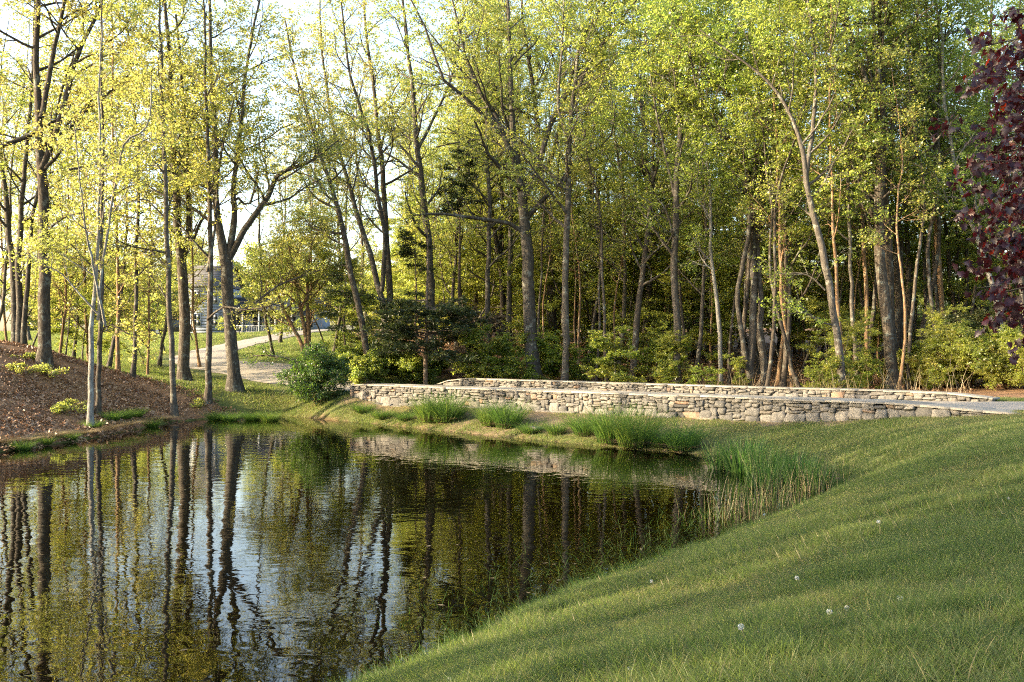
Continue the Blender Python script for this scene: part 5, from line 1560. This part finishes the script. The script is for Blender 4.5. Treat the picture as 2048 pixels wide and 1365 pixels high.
def reeds():
    rng = np.random.default_rng(61); mb = MB()
    # dry stalks and thin green reeds along the inner corner of the shore
    n = 620
    t = rng.random(n); line = smooth_poly(np.array([shore(1470, 1040), shore(1530, 1020), shore(1600, 1000), shore(1660, 975), shore(1685, 955)]), 30)
    i = (t * 29).astype(int); b2 = line[i] + rng.normal(0, 0.38, (n, 2)) + np.array([-0.35, 0.0])
    b = np.column_stack([b2, np.maximum(gz(b2[:, 0], b2[:, 1]), -0.1)])
    dry = rng.random(n) < 0.55
    for sel, mat_h, w, mt in ((dry, (0.35, 1.0), 0.0035, "straw"), (~dry, (0.3, 0.8), 0.005, "sedge")):
        m = sel.sum(); mm = MB()
        V, Q, T, tt = blades(rng, b[sel], rng.uniform(*mat_h, m), np.full(m, w), rng.uniform(0, 0.22, m), rng.uniform(0, 0.25, m), 3)
        mm.add(V, Q, T, tt)
        o = mesh_obj("shore_reeds", mm.mesh("shore_reeds", MATS[mt])); tag(o, "dry tan reed stalks by the iris bed" if mt == "straw" else "thin green reeds among the dry stalks", None, None, "stuff")
    # emergent blades along the near shore
    n = 900
    line = smooth_poly(np.array([shore(1500, 1035), shore(1400, 1085), shore(1290, 1125), shore(1200, 1155), shore(1080, 1205), shore(960, 1268), shore(900, 1300)]), 60)
    i = rng.integers(0, 60, n); off = -np.abs(rng.normal(0, 1.0, n))
    b2 = line[i] + np.column_stack([off * 0.75, -off * 0.65]) + rng.normal(0, 0.22, (n, 2))
    sd = poly_sd(b2[:, 0], b2[:, 1]); b2 = b2[(sd < 0.0) & (sd > -2.6)]; m = len(b2)
    mm = MB(); V, Q, T, tt = blades(rng, np.column_stack([b2, np.full(m, -0.06)]), rng.uniform(0.1, 0.42, m), np.full(m, 0.004), rng.uniform(0.1, 0.9, m), rng.uniform(0.1, 1.4, m), 4, rng.random(m))
    mm.add(V, Q, T, tt); o = mesh_obj("water_grass", mm.mesh("water_grass", MATS["sedge"])); tag(o, "sparse grass blades poking out of the shallow water along the near shore", None, None, "stuff")
    # dry stalks beyond the far parapet
    n = 260; t = rng.uniform(0.52, 0.95, n); q = np.array([along(FW0, FW1, a, rng.uniform(1.3, 3.0)) for a in t])
    mm = MB(); V, Q, T, tt = blades(rng, np.column_stack([q, gz(q[:, 0], q[:, 1])]), rng.uniform(0.7, 1.9, n), np.full(n, 0.008), rng.uniform(0, 0.3, n), rng.uniform(0, 0.4, n), 4, rng.random(n))
    mm.add(V, Q, T, tt); o = mesh_obj("dry_stalks", mm.mesh("dry_stalks", MATS["straw"])); tag(o, "dry tan stalks standing behind the far parapet", None, None, "stuff")


reeds()

def weeds():
    rng = np.random.default_rng(64); T = []
    for i in range(3):
        n = 13; a = rng.uniform(0, 6.28, n); b = np.column_stack([0.01 * np.cos(a), 0.01 * np.sin(a), np.full(n, 0.005)])
        V, Q, Tt, tt = blades(rng, b, rng.uniform(0.06, 0.12, n), np.full(n, 0.012), rng.uniform(0.7, 1.2, n), rng.uniform(0.3, 1.1, n), 4, rng.uniform(0.1, 0.5, n), a, False)
        mb = MB(); mb.add(V, Q, Tt, tt); T.append(template("rosette", mb.mesh("rosette", MATS["grass_blade"])))
    n = 420; x = rng.uniform(-2, 12, n); y = 4.2 + 20 * rng.random(n) ** 1.3; sd = poly_sd(x, y)
    k = (sd > 0.4) & (np.abs(x) < 0.54 * y) & (hnoise(x, y, 0.9, 55) > 0.05); x, y = x[k], y[k]; m = len(x); s = rng.uniform(0.6, 1.3, m)
    scatter_object("lawn_weeds", np.column_stack([x, y, gz(x, y) + 0.02]), np.column_stack([np.zeros((m, 2)), rng.uniform(0, 6.28, m)]), np.column_stack([s, s, s]), rng.integers(0, 3, m), T, "broad-leaved weed rosettes scattered in the lawn")
    # stray tall tufts
    T = [template("tall_tuft", tuft_mesh(985 + i, 34, 0.08, 0.22, 0.0034, "grass_blade", (0.1, 0.5), (0.1, 0.9), 4, True, 0.25)) for i in range(3)]
    n = 900; x = rng.uniform(-2, 13, n); y = 4.2 + 22 * rng.random(n) ** 1.2; sd = poly_sd(x, y)
    k = (sd > 0.25) & (np.abs(x) < 0.54 * y) & (hnoise(x, y, 1.1, 56) + rng.normal(0, 0.2, n) > 0.05); x, y = x[k], y[k]; m = len(x); s = rng.uniform(0.6, 1.3, m)
    scatter_object("tall_grass_tufts", np.column_stack([x, y, gz(x, y)]), np.column_stack([np.zeros((m, 2)), rng.uniform(0, 6.28, m)]), np.column_stack([s, s, s]), rng.integers(0, 3, m), T, "stray taller grass tufts in the lawn")
    # flecks on the water
    n = 1500; x = rng.uniform(-20, 9, n); y = rng.uniform(9, 49, n); sd = poly_sd(x, y)
    k = (sd < -0.1) & (rng.random(n) < np.exp(sd / 2.2) + 0.06); x, y = x[k], y[k]; m = len(x)
    a = rng.uniform(0, 6.28, m); L = rng.uniform(0.02, 0.06, m); c = np.column_stack([x, y, np.full(m, 0.006)])
    u = np.column_stack([np.cos(a), np.sin(a), np.zeros(m)]) * L[:, None]; v = np.column_stack([-np.sin(a), np.cos(a), np.zeros(m)]) * (L * 0.45)[:, None]
    mb = MB(); mb.add(np.stack([c - u, c - v, c + u, c + v], axis=1).reshape(-1, 3), quads=np.arange(m * 4).reshape(-1, 4), attr=np.repeat(rng.random(m), 4))
    o = mesh_obj("floating_flecks", mb.mesh("floating_flecks", MATS["straw"])); tag(o, "pollen and leaf flecks floating on the pond", None, None, "stuff")


weeds()

# ------------------------------------------------------------------ purple maple
def maple():
    rng = np.random.default_rng(71)
    org = np.array([8.9, 12.6, 0.0]); org[2] = gz1(org[0], org[1]) - 0.08
    tb = MB(); lb = MB()
    P = np.array([[0, 0, 0], [0.05, 0, 1.2], [0.0, 0.1, 2.6], [0.1, 0, 4.2], [0.0, 0.1, 6.0], [0.05, 0, 7.5]]); R = np.array([.17, .14, .12, .09, .06, .03])
    s = smooth_poly(np.column_stack([P, R]), 24); tubes(tb, s[None, :, :3], s[None, :, 3], 10)
    LB = []
    ends = [(1915, 95, 12.4), (1975, 150, 11.8), (1995, 20, 12.2), (1960, 215, 12.9), (1915, 285, 12.0), (1905, 322, 12.6), (1950, 385, 11.6), (1945, 400, 12.7), (1990, 330, 11.3), (1955, 480, 12.1), (1935, 545, 12.7), (1965, 585, 11.9), (1990, 620, 12.3), (2000, 655, 11.7), (2030, 440, 11.2), (2035, 560, 11.3), (2030, 240, 11.4), (2035, 90, 11.3), (1985, 500, 13.3), (1950, 120, 13.3), (2010, 300, 13.6), (2040, 650, 12.9), (2000, 400, 13.2)]
    for px, py, Y in ends:
        e = at(px + 40, py, Y) - org; z0 = np.clip(e[2] - 0.2 * rng.uniform(0.2, 2.2), 1.6, 7.2)
        a = np.array([0.0, 0.05, z0]); mid = a * 0.5 + e * 0.5 + np.array([0, 0, 0.35])
        q = smooth_poly(np.array([a, mid, e]), 10); LB.append(np.column_stack([q, np.linspace(0.035, 0.008, 10)]))
    for k in range(26):
        z0 = rng.uniform(1.9, 7.2); a = rng.uniform(-1.9, 1.9); L = rng.uniform(2.2, 3.4) * (1 - 0.35 * (z0 - 2) / 5)
        e = np.array([math.cos(a) * L, math.sin(a) * L, z0 + 0.5]); m_ = np.array([e[0] / 2, e[1] / 2, z0 + 0.55])
        q = smooth_poly(np.array([[0, 0, z0], m_, e]), 10); LB.append(np.column_stack([q, np.linspace(0.035, 0.008, 10)]))
    A = np.stack(LB); tubes(tb, A[:, :, :3], A[:, :, 3], 6)
    P2, R2 = grow(rng, A[:, :, :3], A[:, :, 3], 9, 0.3, 1.0, 0.7, 45, 0.6, 5, -0.03, 0.15, 0.3, 0.4)
    tubes(tb, P2, R2, 4)
    tips = np.concatenate([P2, A[:, -5:, :3]])
    # five-lobed blades
    lob = np.array([[0, 0], [.16, -.10], [.42, -.16], [.36, .06], [.60, .28], [.40, .34], [.30, .46], [.34, .74], [.16, .66], [0, 1.0], [-.16, .66], [-.34, .74], [-.30, .46], [-.40, .34], [-.60, .28], [-.36, .06], [-.42, -.16], [-.16, -.10]])
    m = len(tips); per = 22; idx = np.repeat(np.arange(m), per); c = len(idx)
    t = rng.uniform(0.2, 1, c) * 4; i0 = np.minimum(t.astype(int), 3); w = (t - i0)[:, None]
    p = tips[idx, i0] * (1 - w) + tips[idx, i0 + 1] * w + rng.normal(0, 0.07, (c, 3)) - np.array([0, 0, 0.05])
    out = unit(np.column_stack([rng.normal(0, 0.7, c), rng.normal(0, .7, c), rng.normal(-0.75, 0.35, c)]))
    nrm = rng.normal(0, 1, (c, 3)) * np.array([1, 1, .5]) + np.array([-0.3, -0.3, 0.6]); b = unit(np.cross(nrm, out)); up = np.cross(out, b)
    sz = (0.1 * rng.uniform(0.6, 1.2, c))[:, None]
    V = [p + out * sz * 0.35 + up * sz * 0.06]
    for lx, ly in lob: V.append(p + b * sz * lx + out * sz * ly - up * sz * (0.25 * abs(lx) + 0.12 * max(0, ly - .5)))
    V = np.stack(V, axis=1); k = len(lob)
    T = np.array([[0, 1 + i, 1 + (i + 1) % k] for i in range(k)])
    T = (np.arange(c) * (k + 1))[:, None, None] + T[None]
    tint = np.clip(rng.normal(0.36, 0.22, c), 0, 1)
    lb.add(V.reshape(-1, 3), tris=T.reshape(-1, 3), attr=np.repeat(tint, k + 1))
    e = empty("purple_maple", org); tag(e, "purple-leaved maple hanging in from the right edge above the lawn", "tree")
    mesh_obj("trunk", tb.mesh("trunk", MATS["bark_oak"], smooth=True, attr=False), e); mesh_obj("crown", lb.mesh("crown", MATS["maple_purple"]), e)


maple()

# ------------------------------------------------------------------ house and car far up the lawn
def box(mb, x0, x1, y0, y1, z0, z1):
    v = [(x, y, z) for z in (z0, z1) for y in (y0, y1) for x in (x0, x1)]
    mb.add(v, quads=[[0, 2, 3, 1], [4, 5, 7, 6], [0, 1, 5, 4], [2, 6, 7, 3], [0, 4, 6, 2], [1, 3, 7, 5]])


def part(name, mat, parent, boxes=(), quads=None):
    mb = MB()
    for b in boxes: box(mb, *b)
    if quads is not None: mb.add(*quads)
    return mesh_obj(name, mb.mesh(name, MATS[mat], attr=False), parent)


def house():
    Y = 116.0; x0 = (372 - 1024) / F * Y
    e = empty("house", (x0, Y, gz1(x0 + 5, Y) - 0.15)); tag(e, "blue-grey shingled house with dark roof behind the left trees", "house")
    W1, D = 4.6, 7.0
    part("wall", "siding", e, [(0, W1, 0, D, -0.6, 5.6)])
    part("wing_wall", "siding", e, [(W1 + 0.003, 15.6, 1.4, 6.4, -0.6, 2.9)])
    # gambrel-like roof on the tall block, courses of shingles on its front slope
    def slope(name, xa, xb, ya, za, yb, zb, rows):
        for r in range(rows):
            t0, t1 = r / rows, (r + 1.12) / rows; n = np.array([0, -(zb - za), (yb - ya)]); n = n / np.linalg.norm(n)
            q = []
            for t, l in ((t0, 0.09), (min(t1, 1), 0.03)):
                y = ya + (yb - ya) * t; z = za + (zb - za) * t
                q += [(xa, y + n[1] * l, z + n[2] * l), (xb, y + n[1] * l, z + n[2] * l)]
            lo = [(v[0], v[1] - n[1] * 0.12, v[2] - n[2] * 0.12) for v in q]
            part("shingle_course", "roofing", roof, quads=(q + lo, [[0, 1, 3, 2], [5, 4, 6, 7], [4, 5, 1, 0], [2, 3, 7, 6], [4, 0, 2, 6], [1, 5, 7, 3]]))
    roof = part("roof", "roofing", e, quads=([(-.3, -.4, 5.55), (W1 + .3, -.4, 5.55), (W1 + .3, D / 2, 8.3), (-.3, D / 2, 8.3), (-.3, D + .4, 5.55), (W1 + .3, D + .4, 5.55), (0, 0, 5.5), (0, D, 5.5), (0, D / 2, 8.1), (W1, 0, 5.5), (W1, D, 5.5), (W1, D / 2, 8.1)],
                                                [[0, 1, 2, 3], [3, 2, 5, 4]], [[6, 8, 7], [9, 10, 11]]))
    slope("a", -.3, W1 + .3, -.4, 5.55, D / 2, 8.3, 9)
    roof = part("wing_roof", "roofing", e, quads=([(W1 + .01, .9, 2.85), (15.9, .9, 2.85), (15.9, 3.9, 4.5), (W1 + .01, 3.9, 4.5), (W1 + .01, 6.8, 2.85), (15.9, 6.8, 2.85)], [[0, 1, 2, 3], [3, 2, 5, 4]]))
    slope("b", W1 + .01, 15.9, .9, 2.85, 3.9, 4.5, 5)
    for r in range(16):
        part("clapboard", "siding", e, [(0, W1, -0.03 - 0.01 * (r % 2), 0, 0.1 + r * 0.34, 0.1 + r * 0.34 + 0.3)])
    for x in (0.7, 2.7):
        for z in (1.0, 3.6):
            w = part("window", "white_trim", e, [(x, x + 1.1, -0.1, -0.045, z, z + 1.5)])
            for i in range(2):
                for j in range(2): part("pane", "dark_glass", w, [(x + .1 + i * .48, x + .52 + i * .48, -0.115, -0.1, z + .1 + j * .68, z + .72 + j * .68)])
    for k in range(5):
        x = 5.4 + k * 2.0
        w = part("window", "white_trim", e, [(x, x + 1.2, 1.3, 1.4, 0.8, 2.2)])
        for i in range(2): part("pane", "dark_glass", w, [(x + .1 + i * .53, x + .57 + i * .53, 1.285, 1.3, 0.9, 2.1)])
    part("porch_floor", "white_trim", e, [(W1 + .01, 14.5, -0.6, 1.4, -0.2, 0.12)])
    rail = part("porch_rail", "white_trim", e, [(W1 + .1, 14.4, -.5, -.42, 0.95, 1.03), (W1 + .1, 14.4, -.5, -.42, 0.25, 0.31)])
    for k in range(34): part("baluster", "white_trim", rail, [(W1 + .3 + k * .285, W1 + .34 + k * .285, -.48, -.44, .31, .95)])
    for k in range(6): part("porch_post", "white_trim", e, [(W1 + .15 + k * 1.9, W1 + .3 + k * 1.9, -.55, -.4, .12, 2.75)])
    part("porch_roof", "roofing", e, [(W1 + .01, 14.7, -.75, 1.39, 2.76, 2.84)])
    part("chimney", "mortar", e, [(W1 - 1.1, W1 - .4, D / 2 + .5, D / 2 + 1.2, 7.0, 9.0)])


house()


def car():
    Y = 112.0; x = (343 - 1024) / F * Y
    e = empty("parked_car", (x, Y, gz1(x, Y)), 0.25); tag(e, "dark car parked on the grass left of the house, half hidden by trunks", "car")
    prof = [(-2.2, .35), (-2.25, .8), (-1.9, 1.0), (-1.1, 1.08), (-.55, 1.62), (.1, 1.7), (1.5, 1.66), (2.1, 1.15), (2.25, .9), (2.2, .35)]
    V = []; n = len(prof)
    for y, s in ((-.88, 1), (.88, 1)):
        for px, pz in prof: V.append((px, y * (0.82 if pz > 1.2 else 1), pz))
    Q = [[i, i + 1, n + i + 1, n + i] for i in range(n - 1)] + [[n - 1, 0, n, 2 * n - 1]]
    mb = MB(); mb.add(V, quads=Q)
    for s in (0, n):
        for i in range(1, n - 1): mb.add([V[s], V[s + i], V[s + i + 1]], tris=[[0, 1, 2]])
    mesh_obj("body", mb.mesh("body", MATS["car_paint"], attr=False), e)
    for xa, xb in ((-.75, .1), (.2, 1.45)):
        part("side_window", "dark_glass", e, quads=([(xa - .0, -.87, 1.12), (xb, -.87, 1.12), (xb - .08, -.745, 1.58), (xa + .28, -.745, 1.58)], [[0, 1, 2, 3]]))
    for xx in (-1.4, 1.4):
        for yy in (-.82, .82):
            a = np.linspace(0, 2 * np.pi, 15)[:-1]; mb = MB(); V = []
            for y in (-.1, .1): V += [(xx + .33 * math.cos(t), yy + y, .33 + .33 * math.sin(t)) for t in a]
            V += [(xx, yy - .1, .33), (xx, yy + .1, .33)]
            mb.add(V, quads=[[i, (i + 1) % 14, 14 + (i + 1) % 14, 14 + i] for i in range(14)], tris=[[28, (i + 1) % 14, i] for i in range(14)] + [[29, 14 + i, 14 + (i + 1) % 14] for i in range(14)])
            w = mesh_obj("wheel", mb.mesh("wheel", MATS["rubber"], attr=False), e)
            mb = MB(); s = -1 if yy < 0 else 1; V = [(xx + .2 * math.cos(t), yy + s * .112, .33 + .2 * math.sin(t)) for t in a] + [(xx, yy + s * .118, .33)]
            mb.add(V, tris=[[14, i, (i + 1) % 14] for i in range(14)]); mesh_obj("rim", mb.mesh("rim", MATS["chrome"], attr=False), w)
    for yy in (-.6, .6): part("headlight", "white_trim", e, [(-2.27, -2.22, yy - .18, yy + .18, .68, .82)])


car()

# ------------------------------------------------------------------ small things: dandelions, loose stones
def seed_head(rng, r=0.019):
    mb = MB(); n = 130
    d = unit(rng.normal(size=(n, 3))); a = unit(np.cross(d, rng.normal(size=(n, 3)))); b = np.cross(d, a)
    # thin stalks with a small parasol of hairs
    rr = r * rng.uniform(0.9, 1.05, n)[:, None]
    for k in range(5):
        th = 2 * np.pi * k / 5; s = a * math.cos(th) + b * math.sin(th); s2 = a * math.cos(th + .22) + b * math.sin(th + .22)
        V = np.stack([d * rr * 0.86, d * rr + s * r * 0.26, d * rr + s2 * r * 0.22], axis=1).reshape(-1, 3); mb.add(V, tris=np.arange(n * 3).reshape(-1, 3))
    V = np.stack([d * 0.2 * r, d * rr * .87 + a * r * 0.012, d * rr * .87 - a * r * 0.012], axis=1).reshape(-1, 3); mb.add(V, tris=np.arange(n * 3).reshape(-1, 3))
    return mb.mesh("seed_head", MATS["fluff"], attr=False)


HEADS = [seed_head(np.random.default_rng(1200 + i)) for i in range(3)]


def dandelion(px, py, bx, by, label, Y=None, s=1.0, bare=False):
    # ground point under the foot of the stem
    Yg = 3.0
    for Yt in np.arange(3.5, 26, 0.02):
        p = at(bx, by, Yt)
        if p[2] < gz1(p[0], Yt): Yg = Yt; break
    b = at(bx, by, Yg); h = at(px, py, Yg)
    e = empty("dandelion", (b[0], b[1], b[2] - 0.01)); tag(e, label, "dandelion", "dandelion seed heads in the lawn")
    hl = h - b; mb = MB()
    q = smooth_poly(np.array([[0, 0, 0], hl * 0.5 + np.array([0.012, 0, 0]), hl]), 8); tubes(mb, q[None], np.full((1, 8), 0.0024), 6)
    mesh_obj("stem", mb.mesh("stem", MATS["dandelion_stem"], attr=False), e)
    if not bare:
        o = mesh_obj("seed_head", HEADS[RNG.integers(3)], e, tuple(hl)); o.scale = (s, s, s)
    else:
        o = part("bald_head", "dandelion_stem", e, [(-.006, .006, -.006, .006, -.004, .008)]); o.location = tuple(hl)
    return e


for a in [(1482, 1251, 1492, 1312, "dandelion clock on a tall stem crossing a bald one"), (1594, 1154, 1596, 1190, "dandelion clock alone on the mid lawn"), (1260, 1337, 1262, 1362, "dandelion clock at the bottom edge of the lawn"),
          (900, 1357, 902, 1380, "dandelion clock at the bottom left tip of the lawn"), (1757, 1042, 1759, 1085, "dandelion clock on an upright stem, upper mid lawn"), (1659, 1221, 1675, 1255, "half-blown dandelion clock in the shaded grass"),
          (2016, 996, 2016, 1012, "dandelion clock near the right edge of the lawn"), (1303, 1161, 1303, 1176, "small dandelion clock close to the water side"), (2018, 1162, 2020, 1180, "dandelion clock low in the grass at the right edge"), (1694, 1214, 1694, 1232, "faint dandelion clock right of the half-blown one"), (1800, 1194, 1822, 1225, "nodding dandelion clock on a slanting stem")]:
    dandelion(*a)
dandelion(1516, 1262, 1492, 1312, "bald dandelion stem crossing under a tall dandelion clock", bare=True)

for k, (px, py, Y, s, lab) in enumerate([(1165, 832, 36.6, .5, "flat grey fieldstone in the bank grass below the parapet"), (1075, 836, 37.6, .55, "pale fieldstone left in the bank soil"), (1235, 842, 35.5, .6, "fieldstone beside the bare patch under the parapet"), (1255, 844, 35.3, .4, "small fieldstone touching the bare patch stone"), (1370, 852, 33.5, .4, "small stone near the foot of the parapet above the round tussock")]):
    p = at(px, py, Y); o = mesh_obj("fieldstone", ROCKS[k * 2], None, (p[0], p[1], gz1(p[0], p[1]) + 0.03)); o.scale = (s, s * .7, s * .3); o.rotation_euler = (0.15, 0.1, k)
    tag(o, lab, "stone", "loose fieldstones on the bank")

print("leaves in hero trees", STATS["leaf"], "tris", sum(sum(len(p.vertices) - 2 for p in m.polygons) for m in bpy.data.meshes if len(m.polygons) < 2000) )
